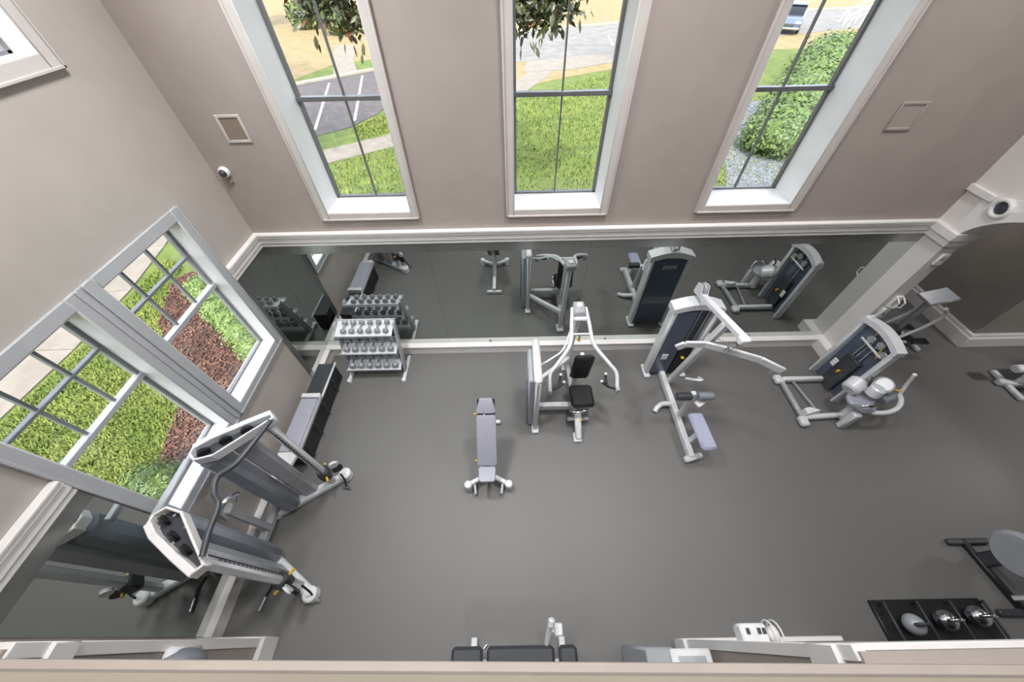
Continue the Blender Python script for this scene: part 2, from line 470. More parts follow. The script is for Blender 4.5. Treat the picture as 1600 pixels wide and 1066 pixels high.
struct(b.build('baseboard_pier_right', 'trim'), 'white baseboard around the pier that carries the wire-guard unit', 'baseboard')
b = MB(); b.bb((1.75, -4.1, 2.33), (3.42, -0.06, 2.58), 0.008)
struct(b.build('trim_9', 'trim'), 'white chair rail around the pier that carries the wire-guard unit', 'trim')
b = MB(); b.bb((1.775, -0.13, 0.30), (1.84, -0.06, 2.70), 0.004)
struct(b.build('trim_10', 'trim'), 'white corner bead on the pier that carries the wire-guard unit', 'trim')

# ---- plinths (deep baseboards) and chair rails
PH = 0.206
def plinth(b, a, c):
    b.bb(a, (c[0], c[1], PH - 0.03), 0.004)
b = MB()
b.bb((XL, D - 0.105, 0), (XR, D, PH - 0.025), 0.003); b.bb((XL, D - 0.118, PH - 0.025), (XR, D, PH), 0.008)
struct(b.build('baseboard_back', 'trim'), 'deep white plinth along the foot of the mirror wall', 'baseboard')
b = MB()
b.bb((XL, 0.03, 0), (XL + 0.087, D - 0.106, PH - 0.025), 0.003); b.bb((XL, 0.03, PH - 0.025), (XL + 0.10, D - 0.118, PH), 0.002)
struct(b.build('baseboard_left', 'trim'), 'deep white plinth along the foot of the left wall', 'baseboard')
RAIL = [(2.382, 2.420, 0.030), (2.420, 2.440, 0.018), (2.440, 2.503, 0.042), (2.503, 2.518, 0.03), (2.518, 2.562, 0.058), (2.562, 2.584, 0.07)]
b = MB()
for z0, z1, d_ in RAIL: b.bb((XL, D - d_, z0), (XR, D, z1), 0.0)
struct(b.build('trim_11', 'trim'), 'white stepped chair rail above the long mirror', 'trim')
b = MB()
for z0, z1, d_ in RAIL: b.bb((XL, 3.445, z0), (XL + d_, D - d_, z1), 0.0)
struct(b.build('trim_12', 'trim'), 'white stepped chair rail between corner and sash window', 'trim')
b = MB()
for z0, z1, d_ in RAIL: b.bb((XL, 0.02, z0), (XL + d_, 0.93, z1), 0.004)
struct(b.build('trim_13', 'trim'), 'white stepped chair rail above the mirror by the cable towers', 'trim')

# ---- windows
GW = {}
def window(name, label, mp, u0, u1, z0, z1, depth, frame_mat, cas_mat, liner_mat, cw, cproj, vbars, hbars, panes, barw=0.03, heavy=None):
    root = sroot(name, label, 'window', mp((u0 + u1) / 2, 0, z0))
    b = MB()                                         # casing
    for (a, c, e, f) in ((u0 - cw, u0, z0 - cw, z1 + cw), (u1, u1 + cw, z0 - cw, z1 + cw), (u0, u1, z1, z1 + cw), (u0, u1, z0 - cw, z0)):
        b.bb(mp(a, -cproj, e), mp(c, 0.0, f), 0.006)
    for (a, c, e, f) in ((u0 - cw, u0 - cw + 0.022, z0 - cw, z1 + cw), (u1 + cw - 0.022, u1 + cw, z0 - cw, z1 + cw), (u0 - cw, u1 + cw, z0 - cw, z0 - cw + 0.022)):
        b.bb(mp(a, -cproj - 0.012, e), mp(c, -cproj + 0.004, f), 0.004)
    b.build('casing', cas_mat, root)
    b = MB()
    b.bb(mp(u0 - 0.001, -cproj + 0.005, z0 - 0.012), mp(u1 + 0.001, depth, z0 + 0.004), 0.003)
    b.build('sill', 'sillwhite', root)
    for (a, c) in ((u0 - 0.004, u0 + 0.008), (u1 - 0.008, u1 + 0.004)):
        b = MB(); b.bb(mp(a, -cproj + 0.006, z0), mp(c, depth + 0.03, z1), 0.002); b.build('jamb', liner_mat, root)
    b = MB(); b.bb(mp(u0, -cproj + 0.006, z1 - 0.008), mp(u1, depth + 0.03, z1 + 0.004), 0.002); b.build('jamb', liner_mat, root)
    b = MB()                                         # sash frame
    fw = 0.035
    for (a, c, e, f) in ((u0 + 0.008, u0 + 0.008 + fw, z0, z1), (u1 - 0.008 - fw, u1 - 0.008, z0, z1), (u0 + 0.008, u1 - 0.008, z1 - fw, z1), (u0 + 0.008, u1 - 0.008, z0 + 0.002, z0 + 0.002 + fw * 0.7)):
        b.bb(mp(a, depth - 0.015, e), mp(c, depth + 0.04, f), 0.003)
    b.build('frame', frame_mat, root)
    for (u, e, f) in vbars:
        b = MB(); b.bb(mp(u - barw / 2, depth - 0.012, e), mp(u + barw / 2, depth + 0.03, f), 0.003); b.build('muntin', frame_mat, root)
    for (z, a, c, w) in hbars:
        b = MB(); b.bb(mp(a, depth - 0.02 - (0.02 if w > 0.04 else 0), z - w / 2), mp(c, depth + 0.03, z + w / 2), 0.004)
        b.build('muntin' if w < 0.04 else 'meeting_rail', frame_mat if w < 0.04 or not heavy else heavy, root)
    for (a, c, e, f) in panes:
        b = MB(); b.bb(mp(a, depth + 0.008, e), mp(c, depth + 0.014, f)); b.build('pane', 'glass', root)
    return root

blab = ['tall window over the dumbbell rack with parking bay outside',
        'tall middle window of the mirror wall with green lawn outside',
        'tall window over the lat machine with hedge and car outside']
for k, (a, c) in enumerate(BW):
    cx = (a + c) / 2; z3 = 5.1; zm = 4.003
    window('window_%d' % (k + 1), blab[k], map_back, a, c, BZ0, BZ1, 0.40, 'alu', 'casing', 'sillwhite', 0.10, 0.028,
           [(cx, BZ0, BZ1)], [(zm, a, c, 0.045), (z3, a, c, 0.045)],
           [(a, cx, BZ0, zm), (cx, c, BZ0, zm), (a, cx, zm, z3), (cx, c, zm, z3), (a, cx, z3, BZ1), (cx, c, z3, BZ1)], barw=0.017)
llab = ['sash window nearest the corner with mulch bed and hedge outside',
        'sash window behind the cable towers with open lawn outside',
        'upper sash window high above the corner sash window',
        'upper sash window high above the cable towers']
for k, (a, c, e, f) in enumerate(LWIN):
    mr = 2.436 if e < 2 else 5.5; mm = (mr + f) / 2
    t1, t2 = a + (c - a) / 3, a + (c - a) * 2 / 3
    if k == 0: cw = 0.10
    window('window_%d' % (k + 4), llab[k], map_left, a, c, e, f, 0.17, 'sash', 'greycasing' if e < 2 else 'casing', 'sillwhite', 0.11, 0.028,
           [(t1, mr, f), (t2, mr, f)], [(mr, a, c, 0.05), (mm, a, c, 0.026)],
           [(a, c, e, mr)] + [(p, q, r_, s_) for (p, q) in ((a, t1), (t1, t2), (t2, c)) for (r_, s_) in ((mr, mm), (mm, f))],
           barw=0.026, heavy='sashlite')
b = MB(); b.bb((XL, 2.134, 1.27), (XL + 0.022, 2.187, 3.39), 0.003)
struct(b.build('trim_14', 'greycasing'), 'grey mullion cover strip between the two sash windows', 'trim')

# ---- mirrors (panels with a bevelled border)
def mirror_panel(mp, u0, u1, z0, z1, parent, t=0.010, sides=(0, 0)):
    b = MB(); b.bb(mp(u0, -t, z0), mp(u1, -0.001, z1)); b.build('mirror_panel', 'mirror', parent)
    w = 0.15
    b = MB(); b.bb(mp(u0, -t - 0.004, z1 - w), mp(u1, -t, z1), 0.0015); b.build('bevel_strip', 'bevel', parent)
    for k, (a_, c_) in enumerate(((u0, u0 + 0.10), (u1 - 0.10, u1))):
        if sides[k]:
            b = MB(); b.bb(mp(a_, -t - 0.004, z0), mp(c_, -t, z1 - w), 0.0015); b.build('bevel_strip', 'bevel', parent)
mroot = thing('wall_mirror', 'long wall mirror of wide panels between plinth and chair rail under the tall windows', 'mirror', (1.2, D, PH))
seams = [XL + 0.012, -1.187, 1.129, 3.426, 4.65, XR]
for i in range(5):
    l, r_ = (1 if i == 0 else 0), (1 if i == 4 else 0)
    mirror_panel(map_back, seams[i] + (0.0 if l else 0.0015), seams[i + 1] - (0.0 if r_ else 0.0015), PH, 2.382, mroot)
for x in (-0.42, 1.72, 3.0, 4.4):
    b = MB(); b.box((x, D - 0.018, PH + 0.012), (0.045, 0.02, 0.024), 0.003); b.box((x, D - 0.022, PH + 0.03), (0.02, 0.016, 0.03), 0.004)
    b.build('mirror_clip', 'chrome', mroot)
m2 = thing('wall_mirror', 'narrow wall mirror on left wall between corner and sash window', 'mirror', (XL, 3.9, PH))
mirror_panel(map_left, 3.45, D - 0.012, PH, 2.382, m2, sides=(1, 0))
m3 = thing('wall_mirror', 'wall mirror behind the nearer cable tower', 'mirror', (XL, 0.5, PH))
mirror_panel(map_left, 0.035, 0.93, PH, 2.382, m3, sides=(0, 0))

# ---- fill lamps added out of view to brighten the rooms
def fill_lamp(x, y, z, w, lab, rad=0.35):
    t = thing('fill_light', lab, 'light', (x, y, z), 'added fill lamps')
    b = MB(); b.lathe([(rad + 0.05, 0), (rad + 0.05, -0.05), (rad, -0.06), (rad, -0.02)], (x, y, z), (0, 0, 1), 24); b.build('housing', 'white', t)
    ld = bpy.data.lights.new('lamp', 'AREA'); ld.shape = 'DISK'; ld.size = rad * 2; ld.energy = w; ld.spread = R(130); ld.color = (1.0, 0.99, 0.975)
    lo = bpy.data.objects.new('lamp', ld); COL.objects.link(lo); lo.parent = t; lo.location = (0, 0, -0.07)
for x in (-1.9, 1.2, 4.3):
    for y, ky in ((-2.4, 0.2), (1.1, 0.75), (2.9, 1.7)):
        fill_lamp(x, y, CEIL, FILL_W * ky * (0.65 if x > 4 else (1.35 if x < 0 else 1.1)), 'added round fill lamp at the high ceiling')
for x, y, z, w, lab in ((-1.0, -2.2, 2.72, 22, 'added round fill lamp under the balcony'), (9.4, 2.2, 3.4, 40, 'added round fill lamp at the low ceiling past the arch'), (7.3, 5.4, 3.4, 14, 'added round fill lamp at the hall ceiling')):
    fill_lamp(x, y, z, w, lab, 0.2)

# ================================================================== GYM EQUIPMENT
def pulley(b, c, axis, r=0.06, w=0.03):
    c = Vector(c); a = Vector(axis).normalized()
    b.lathe([(r, -w / 2), (r, -w / 2 + 0.004), (r * .82, 0), (r, w / 2 - 0.004), (r, w / 2)], c, a, 18)

def pad_box(b, c, s, ch=0.03, rot=None): b.box(c, s, ch, rot)

# ---- dumbbell rack -----------------------------------------------------------
RX0, RX1 = -2.90, -1.97
TIERS = [(0.99, 3.89, 0.046, 0.22), (0.63, 3.81, 0.054, 0.24), (0.28, 3.73, 0.060, 0.25)]     # z, y centre, head radius, length
tilt = Matrix.Rotation(R(14), 3, 'X')
rack = thing('dumbbell_rack', 'silver three-tier dumbbell rack standing at the mirror corner', 'rack', ((RX0 + RX1) / 2, 3.8, 0))
for x in (RX0 - 0.02, RX1 + 0.02):
    b = MB(); b.beam((x, 3.70, 0.05), (x, 3.96, 1.07), 0.035, 0.11, 0.008, up=(0, 1, 0)); b.build('upright', 'silverdark', rack)
    b = MB(); b.beam((x, 3.50, 0.035), (x, 4.04, 0.035), 0.06, 0.07, 0.012); b.cyl((x, 3.50, 0.0), (x, 3.50, 0.075), 0.04, ch=0.01); b.build('foot', 'silver', rack)
for (z, y, r, L) in TIERS:
    b = MB()
    b.box((0.5 * (RX0 + RX1), y, z), (RX1 - RX0, 0.30, 0.014), 0.003, tilt)
    f = tilt @ Vector((0, -0.155, 0.012)); b.box((0.5 * (RX0 + RX1), y + f.y, z + f.z), (RX1 - RX0 + 0.03, 0.014, 0.05), 0.003, tilt)
    f = tilt @ Vector((0, 0.155, 0.012)); b.box((0.5 * (RX0 + RX1), y + f.y, z + f.z), (RX1 - RX0 + 0.03, 0.014, 0.05), 0.003, tilt)
    b.build('tray', 'silver', rack)
tn = ['top', 'middle', 'bottom']
for k, (z, y, r, L) in enumerate(TIERS):
    n = 6
    proto = None
    for i in range(n):
        x = RX0 + 0.10 + (0.05 if k == 0 else 0) + i * (0.148 if k else 0.138)
        c = Vector((x, y, z)) + tilt @ Vector((0, 0, 0.008 + r))
        lab = 'grey dumbbell with chrome handle on the %s tier of the rack' % tn[k]
        if proto is None:
            d = thing('dumbbell', lab, 'dumbbell', c, 'dumbbells on the %s tier' % tn[k])
            ax = tilt @ Vector((0, 1, 0))
            bb_ = MB(); bb_.cyl(c - ax * L * .36, c + ax * L * .36, 0.015, n=12); h = bb_.build('handle', 'chrome', d)
            for sgn in (-1, 1):
                bb_ = MB(); bb_.cyl(c + ax * sgn * L * .22, c + ax * sgn * L * .5, r, n=8, ch=0.009); bb_.build('head', 'dumb', d)
            proto = d
        else:
            d = proto.copy(); COL.objects.link(d); d.location = c
            for ch in list(proto.children):
                q = ch.copy(); COL.objects.link(q); q.parent = d

# ---- long low bench along left wall ---------------------------------------------------
bx0, bx1 = -3.375, -3.05
lb = thing('storage_bench', 'long narrow bench with grey top along the left plinth under the sash windows', 'bench', ((bx0 + bx1) / 2, 2.8, 0))
b = MB(); b.bb((bx0 + 0.02, 2.02, 0.02), (bx1 - 0.03, 3.62, 0.40), 0.015); b.build('body', 'black', lb)
b = MB(); b.bb((bx0 + 0.02, 2.03, 0.415), (bx1 - 0.04, 2.90, 0.47), 0.012); b.build('top_pad', 'pad', lb)
b = MB(); b.bb((bx0 + 0.02, 3.00, 0.36), (bx1 - 0.05, 3.62, 0.415), 0.012); b.build('top_panel', 'dark', lb)
b = MB(); b.bb((bx0 + 0.01, 2.91, 0.38), (bx1 - 0.02, 2.99, 0.49), 0.014); b.build('cross_bar', 'silver', lb)
b = MB(); b.bb((bx1 - 0.04, 2.0, 0.40), (bx1, 2.95, 0.46), 0.012); b.build('edge_rail', 'silverdark', lb)
b = MB(); b.bb((bx1 - 0.045, 2.95, 0.37), (bx1 - 0.015, 3.66, 0.41), 0.010); b.build('edge_rail', 'silver', lb)
b = MB(); b.prism([(bx0 + 0.01, 2.03, 0.40), (bx1 - 0.02, 2.03, 0.40), (bx1 - 0.10, 1.86, 0.34), (bx0 + 0.03, 1.90, 0.34)], (0, 0, 0.05)); b.build('end_cap', 'white', lb)
b = MB(); b.ball((bx1 - 0.06, 2.07, 0.475), (0.025, 0.025, 0.02), 12, 6); b.build('knob', 'white', lb)
for y in (2.15, 2.5, 2.85, 3.3):
    b = MB(); b.tube([(bx1 - 0.02, y, 0.40), (bx1 + 0.015, y + 0.02, 0.28), (bx1 - 0.005, y - 0.02, 0.17), (bx1 + 0.012, y, 0.05)], 0.008, 8); b.build('strap', 'dark', lb)

# ---- adjustable flat bench in the middle of the floor ------------------------------------------
def incline_bench(lab, cx, pads, feet_y, ang):
    hinge = Vector((cx, pads[1][0], 0.43)); RI = Matrix.Rotation(R(ang), 3, 'X')
    def inc(b):
        b.v = [tuple(RI @ (Vector(v) - hinge) + hinge) for v in b.v]; return b
    t = thing('weight_bench', lab, 'bench', (cx, 2.2, 0))
    (h0, h1), (m0, m1), (s0, s1) = pads
    def pad(nm, y0, y1, w0, w1, z, mt='pad'):
        pts = []
        n = 6; r = 0.035
        def corner(x, y, sx, sy):
            out = []
            for i in range(n + 1):
                a = (math.pi / 2) * i / n
                out.append((x - sx * r + sx * r * math.cos(a), y - sy * r + sy * r * math.sin(a)))
            return out if sx * sy > 0 else out[::-1]
        pts += corner(cx + w1 / 2, y1, 1, 1) + corner(cx - w1 / 2, y1, -1, 1) + corner(cx - w0 / 2, y0, -1, -1) + corner(cx + w0 / 2, y0, 1, -1)
        b = MB()
        mid = Vector((cx, (y0 + y1) / 2, 0))
        rings = [(0.97, z - 0.06), (1.0, z - 0.045), (1.0, z - 0.02), (0.975, z - 0.004), (0.90, z)]
        V = []
        for k_, zz in rings:
            for (x, y) in pts:
                dx, dy = x - mid.x, y - mid.y
                L = max(abs(dx), abs(dy))
                s_ = (L - (1 - k_) * 0.25) / L if L > 0 else 1
                V.append((mid.x + dx * s_, mid.y + dy * s_, zz))
        N = len(pts); F = []
        for j in range(len(rings) - 1):
            for i in range(N): F.append((j * N + i, j * N + (i + 1) % N, (j + 1) * N + (i + 1) % N, (j + 1) * N + i))
        F.append(tuple(range(N))[::-1]); F.append(tuple(range((len(rings) - 1) * N, len(rings) * N)))
        b.add(V, F)
        if nm != 'seat_pad': inc(b)
        return b.build(nm, mt, t)
    pad('head_pad', h0, h1, 0.27, 0.19, 0.47)
    pad('back_pad', m0, m1, 0.27, 0.265, 0.47)
    pad('seat_pad', s0, s1, 0.22, 0.24, 0.47)
    def ip(y, z, dx=0.0):
        v = RI @ (Vector((cx + dx, y, z)) - hinge) + hinge; return (v.x, v.y, v.z)
    b = MB(); b.beam((cx, m0 + 0.02, 0.385), (cx, h1 - 0.06, 0.385), 0.06, 0.05); inc(b).build('back_frame', 'silverdark', t)
    b = MB(); b.box((cx, (m0 + h1) / 2, 0.405), (0.24, h1 - m0 - 0.04, 0.012), 0.003); inc(b).build('back_board', 'black', t)
    b = MB(); b.beam((cx, s0 + 0.04, 0.37), (cx, m0 + 0.06, 0.37), 0.08, 0.05); b.build('seat_frame', 'silver', t)
    b = MB(); b.beam(ip(m0 + 0.46, 0.37), (cx, feet_y + 0.62, 0.14), 0.05, 0.04); b.build('support_strut', 'silver', t)
    b = MB(); b.beam((cx, m0 - 0.02, 0.37), (cx, feet_y + 0.16, 0.10), 0.08, 0.06); b.build('seat_post', 'silver', t)
    ry = feet_y + 1.06
    b = MB(); b.beam((cx, feet_y + 0.10, 0.10), (cx, ry, 0.08), 0.07, 0.06); b.build('base_beam', 'silver', t)
    b = MB(); b.beam((cx - 0.16, ry, 0.045), (cx + 0.16, ry, 0.045), 0.06, 0.07, 0.012); b.cyl((cx, ry - 0.02, 0.08), (cx, ry - 0.02, 0.16), 0.04, ch=0.008); b.build('rear_foot', 'white', t)
    for sx in (-1, 1):
        b = MB()
        b.beam((cx + sx * 0.05, feet_y + 0.18, 0.13), (cx + sx * 0.27, feet_y + 0.06, 0.13), 0.065, 0.065, 0.014)
        b.cyl((cx + sx * 0.285, feet_y + 0.05, 0.0), (cx + sx * 0.285, feet_y + 0.05, 0.18), 0.055, ch=0.014)
        b.build('front_foot', 'silver', t)
        b = MB(); b.beam((cx + sx * 0.20, feet_y + 0.09, 0.11), (cx + sx * 0.18, feet_y - 0.05, 0.05), 0.035, 0.05, 0.008); b.build('stabiliser', 'white', t)
    b = MB(); b.cyl((cx - 0.13, h0 - 0.01, 0.42), (cx - 0.17, h0 - 0.01, 0.42), 0.014); inc(b).build('pull_pin', 'yellow', t)
    b = MB(); b.cyl((cx - 0.13, m0 + 0.06, 0.42), (cx - 0.175, m0 + 0.06, 0.42), 0.014); inc(b).build('pull_pin', 'yellow', t)
    b = MB(); b.ball((cx - 0.02, h0 - 0.012, 0.465), 0.014, 10, 6); inc(b).build('hinge_bolt', 'chrome', t)
    return t
incline_bench('grey padded incline bench with splayed silver feet standing alone mid-floor', -0.385, [(2.53, 2.74), (1.80, 2.51), (1.56, 1.77)], 1.58, 45)

# ---- bench seen from straight above under the balcony edge --------------------------------------
t = thing('weight_bench', 'dark grey bench with upright silver post set partly beneath the balcony edge', 'bench', (0, -0.2, 0))
for nm, x0, x1 in (('head_pad', -0.69, -0.37), ('back_pad', -0.33, 0.36), ('seat_pad', 0.40, 0.59)):
    b = MB(); b.box(((x0 + x1) / 2, -0.215, 0.43), (x1 - x0, 0.27, 0.07), 0.03); b.build(nm, 'dark', t)
b = MB(); b.beam((-0.6, -0.215, 0.37), (0.55, -0.215, 0.37), 0.06, 0.05); b.build('spine', 'silver', t)
for x in (-0.5, 0.48):
    b = MB(); b.beam((x, -0.215, 0.36), (x, -0.215, 0.05), 0.06, 0.05); b.build('leg', 'silver', t)
    b = MB(); b.beam((x, -0.42, 0.035), (x, -0.01, 0.035), 0.07, 0.06, 0.012); b.build('foot', 'silver', t)
b = MB(); b.beam((0.27, -0.12, 0.36), (0.335, 0.10, 0.62), 0.055, 0.05, 0.012); b.cyl((0.325, 0.06, 0.62), (0.34, 0.125, 0.66), 0.036, ch=0.012); b.build('handle_post', 'silver', t)
b = MB(); b.box((0.41, 0.04, 0.50), (0.09, 0.11, 0.04), 0.012); b.box((0.36, 0.03, 0.49), (0.06, 0.03, 0.03), 0.006); b.build('foot_catch', 'silver', t)
b = MB(); b.cyl((-0.36, -0.10, 0.44), (-0.33, -0.07, 0.44), 0.012); b.build('hinge_bolt', 'chrome', t)

# ---- chest press machine ------------------------------------------------------------------
cp = thing('chest_press', 'silver chest press machine with overhead arms and black seat beside the lone bench', 'gym machine', (0.75, 3.0, 0))
b = MB()
prof = []
for i in range(9):
    a = math.pi / 2 * i / 8; prof.append((2.50 + 0.07 - 0.07 * math.cos(a), 1.34 + 0.07 * math.sin(a)))
prof2 = []
for i in range(9):
    a = math.pi / 2 * i / 8; prof2.append((3.30 - 0.07 + 0.07 * math.sin(a), 1.34 + 0.07 * math.cos(a)))
outer = [(2.50, 0.03)] + prof + prof2 + [(3.30, 0.03)]
inner = [(2.57, 0.03), (2.57, 1.31), (3.23, 1.31), (3.23, 0.03)]
b.beam((0.325, 2.535, 0.0), (0.325, 2.535, 1.36), 0.095, 0.075, 0.02, up=(1, 0, 0))
b.beam((0.325, 3.19, 0.0), (0.325, 3.19, 1.36), 0.095, 0.075, 0.02, up=(1, 0, 0))
b.build('shroud_post', 'silver', cp)
b = MB(); b.bb((0.272, 2.49, 1.34), (0.378, 3.24, 1.43), 0.035); b.build('top_cap', 'white', cp)
b = MB(); b.bb((0.20, 2.58, 0.05), (0.30, 3.15, 1.30), 0.02); b.build('shroud_panel', 'silverdark', cp)
b = MB(); b.bb((0.185, 2.60, 0.06), (0.205, 2.86, 0.92), 0.006); b.build('shroud_window', 'smoke', cp)
b = MB(); b.bb((0.345, 2.60, 0.06), (0.372, 3.13, 1.30), 0.008); b.build('inner_panel', 'shroud', cp)
b = MB(); b.box((0.325, 2.52, 0.03), (0.11, 0.16, 0.06), 0.015); b.build('foot', 'silver', cp)
b = MB(); b.box((0.325, 3.23, 0.03), (0.11, 0.16, 0.06), 0.015); b.build('foot', 'silver', cp)
b = MB(); b.beam((0.36, 3.16, 0.38), (0.96, 3.66, 0.38), 0.07, 0.09, 0.012); b.build('base_beam', 'silver', cp)
b = MB(); b.beam((0.40, 2.83, 0.20), (1.02, 2.83, 0.20), 0.09, 0.12, 0.012); b.build('cross_beam', 'silver', cp)
b = MB(); b.beam((0.94, 3.72, 0.0), (1.0, 3.66, 1.54), 0.09, 0.075, 0.015, up=(1, 0, 0)); b.build('main_column', 'silver', cp)
b = MB(); b.box((0.94, 3.74, 0.03), (0.14, 0.20, 0.06), 0.015); b.build('foot', 'silver', cp)
b = MB(); b.beam((1.0, 2.38, 0.10), (0.96, 3.70, 0.14), 0.075, 0.09, 0.012); b.build('floor_beam', 'silverdark', cp)
hb = MB(); hb.bb((0.905, 3.56, 1.48), (1.075, 3.80, 1.60), 0.02); hb = hb.build('pivot_housing', 'silverdark', cp)
b = MB(); b.cyl((0.99, 3.70, 1.59), (0.99, 3.70, 1.63), 0.05, ch=0.01); b.build('pivot_cap', 'silver', hb)
b = MB(); b.cyl((0.90, 3.52, 1.50), (1.09, 3.52, 1.50), 0.035, ch=0.006); b.build('pivot_axle', 'silver', hb)
for sx in (-1, 1):
    b = MB()
    X0 = 0.99
    b.tube([(X0 + sx * 0.10, 3.70, 1.55), (X0 + sx * 0.13, 3.45, 1.46), (X0 + sx * 0.17, 3.17, 1.34), (X0 + sx * 0.36, 2.94, 1.20), (X0 + sx * 0.47, 2.83, 1.10), (X0 + sx * 0.48, 2.68, 0.97)], 0.028, 12, seg=5)
    arm = b.build('press_arm', 'silver', cp)
    b = MB(); b.bb((X0 + sx * 0.48 - 0.03, 2.61, 0.87), (X0 + sx * 0.48 + 0.03, 2.71, 0.99), 0.012); b.build('arm_end', 'silverdark', arm)
    b = MB(); b.tube([(X0 + sx * 0.47, 2.66, 0.95), (X0 + sx * 0.36, 2.70, 0.95), (X0 + sx * 0.27, 2.76, 0.99)], 0.019, 10); b.build('hand_grip', 'black', arm)
    b = MB(); b.tube([(X0 + sx * 0.36, 2.70, 0.93), (X0 + sx * 0.33, 2.78, 1.00), (X0 + sx * 0.32, 2.82, 1.09)], 0.018, 10); b.build('hand_grip', 'dark', arm)
    for q in ((X0 + sx * 0.27, 2.76, 0.995), (X0 + sx * 0.32, 2.82, 1.095)):
        b = MB(); b.ball(q, 0.022, 10, 6); b.build('grip_end', 'white', arm)
b = MB(); b.beam((X0 - 0.15, 3.31, 1.40), (X0 + 0.15, 3.31, 1.40), 0.03, 0.03, 0.006); b.build('arm_brace', 'silver', cp)
b = MB(); b.tube([(0.86, 3.42, 1.42), (0.72, 3.12, 1.30), (0.55, 3.03, 1.20), (0.38, 2.95, 1.15)], 0.016, 8); b.build('link_rod', 'silver', cp)
b = MB(); b.cyl((0.97, 3.31, 1.28), (0.97, 3.31, 1.39), 0.014); b.box((0.97, 3.31, 1.27), (0.05, 0.04, 0.03), 0.006); b.build('selector_pin', 'yellow', cp)
b = MB(); b.box((1.04, 3.10, 0.88), (0.30, 0.09, 0.66), 0.04, Matrix.Rotation(R(8), 3, 'X')); b.build('back_pad', 'black', cp)
b = MB(); b.box((1.05, 2.83, 0.49), (0.36, 0.40, 0.09), 0.04); b.build('seat_pad', 'black', cp)
b = MB(); b.beam((1.0, 2.80, 0.10), (1.03, 2.84, 0.45), 0.07, 0.07, 0.01); b.build('seat_post', 'silverdark', cp)
b = MB(); b.beam((0.98, 3.20, 0.10), (1.02, 3.15, 1.15), 0.06, 0.06, 0.01); b.build('back_post', 'silver', cp)
b = MB(); b.beam((0.99, 2.32, 0.05), (0.99, 2.66, 0.30), 0.10, 0.09, 0.02); b.box((0.98, 2.36, 0.03), (0.13, 0.16, 0.06), 0.015); b.build('front_foot', 'silver', cp)
b = MB(); b.box((1.03, 2.54, 0.27), (0.03, 0.05, 0.02), 0.004); b.build('warning_tag', 'yellow', cp)
b = MB(); b.tube([(0.86, 2.63, 0.40), (0.93, 2.58, 0.42), (1.06, 2.60, 0.43), (1.14, 2.64, 0.41)], 0.02, 10); b.build('seat_handle', 'chrome', cp)
b = MB(); b.beam((0.84, 2.62, 0.14), (1.18, 2.62, 0.14), 0.06, 0.05, 0.01); b.build('foot_rest', 'silverdark', cp)

# ---- lat pulldown ---------------------------------------------------------------------------
lp = thing('lat_machine', 'silver lat pulldown machine with long bent bar and lilac seat', 'gym machine', (2.65, 3.0, 0))
for x in (2.37, 2.99):
    b = MB(); b.beam((x, 3.60, 0.0), (x, 3.60, 1.66), 0.18, 0.075, 0.025, up=(1, 0, 0)); b.build('shroud_post', 'silver', lp)
    b = MB(); b.box((x, 3.60, 0.03), (0.11, 0.28, 0.06), 0.015); b.build('foot', 'silver', lp)
b = MB()
top = []
for i in range(11):
    u = i / 10.0; top.append((2.31 + 0.74 * u, 1.66 + 0.09 * math.sin(math.pi * u)))
poly = [(x, 3.50, z) for x, z in top] + [(x, 3.50, z - 0.10) for x, z in top[::-1]]
b.prism(poly, (0, 0.20, 0)); b.build('top_cap', 'silver', lp)
b = MB(); b.bb((2.41, 3.65, 0.10), (2.95, 3.68, 1.60), 0.006); b.build('back_panel', 'smoke', lp)
b = MB(); b.bb((2.41, 3.52, 0.08), (2.70, 3.55, 1.58), 0.006); b.build('front_panel', 'smoke', lp)
for i in range(4):
    b = MB(); b.prism([(2.57 + i * 0.06, 3.681, 1.40), (2.61 + i * 0.06, 3.681, 1.40), (2.63 + i * 0.06, 3.681, 1.48), (2.59 + i * 0.06, 3.681, 1.48)], (0, 0.003, 0)); b.build('emblem_bar', 'silverdark', lp)
for i in range(12):
    b = MB(); b.bb((2.73, 3.53, 0.10 + i * 0.055), (2.93, 3.64, 0.148 + i * 0.055), 0.004); b.build('weight_plate', 'black', lp)
for x in (2.77, 2.89):
    b = MB(); b.cyl((x, 3.585, 0.08), (x, 3.585, 1.60), 0.011, n=10); b.build('guide_rod', 'chrome', lp)
b = MB(); b.box((2.52, 3.512, 0.55), (0.10, 0.012, 0.13), 0.003); b.build('placard', 'white', lp)
b = MB(); b.box((2.83, 3.51, 0.52), (0.05, 0.05, 0.025), 0.005); b.build('selector_pin', 'yellow', lp)
b = MB(); b.beam((2.64, 3.74, 1.83), (2.67, 2.58, 2.10), 0.085, 0.085, 0.015); ob = b.build('overhead_beam', 'silver', lp)
b = MB(); pulley(b, (2.64, 3.62, 1.95), (1, 0, 0), 0.085, 0.035); b.build('pulley', 'silverdark', ob)
b = MB(); b.prism([(2.60, 3.52, 1.86), (2.60, 3.74, 1.82), (2.60, 3.72, 1.98), (2.60, 3.60, 2.02)], (0.012, 0, 0)); b.prism([(2.69, 3.52, 1.86), (2.69, 3.74, 1.82), (2.69, 3.72, 1.98), (2.69, 3.60, 2.02)], (0.012, 0, 0)); b.build('pulley_bracket', 'silver', ob)
b = MB(); pulley(b, (2.67, 2.60, 2.03), (1, 0, 0), 0.06, 0.03); b.build('pulley', 'dark', ob)
b = MB(); b.box((2.67, 2.57, 2.08), (0.12, 0.10, 0.10), 0.015); b.build('beam_end', 'white', ob)
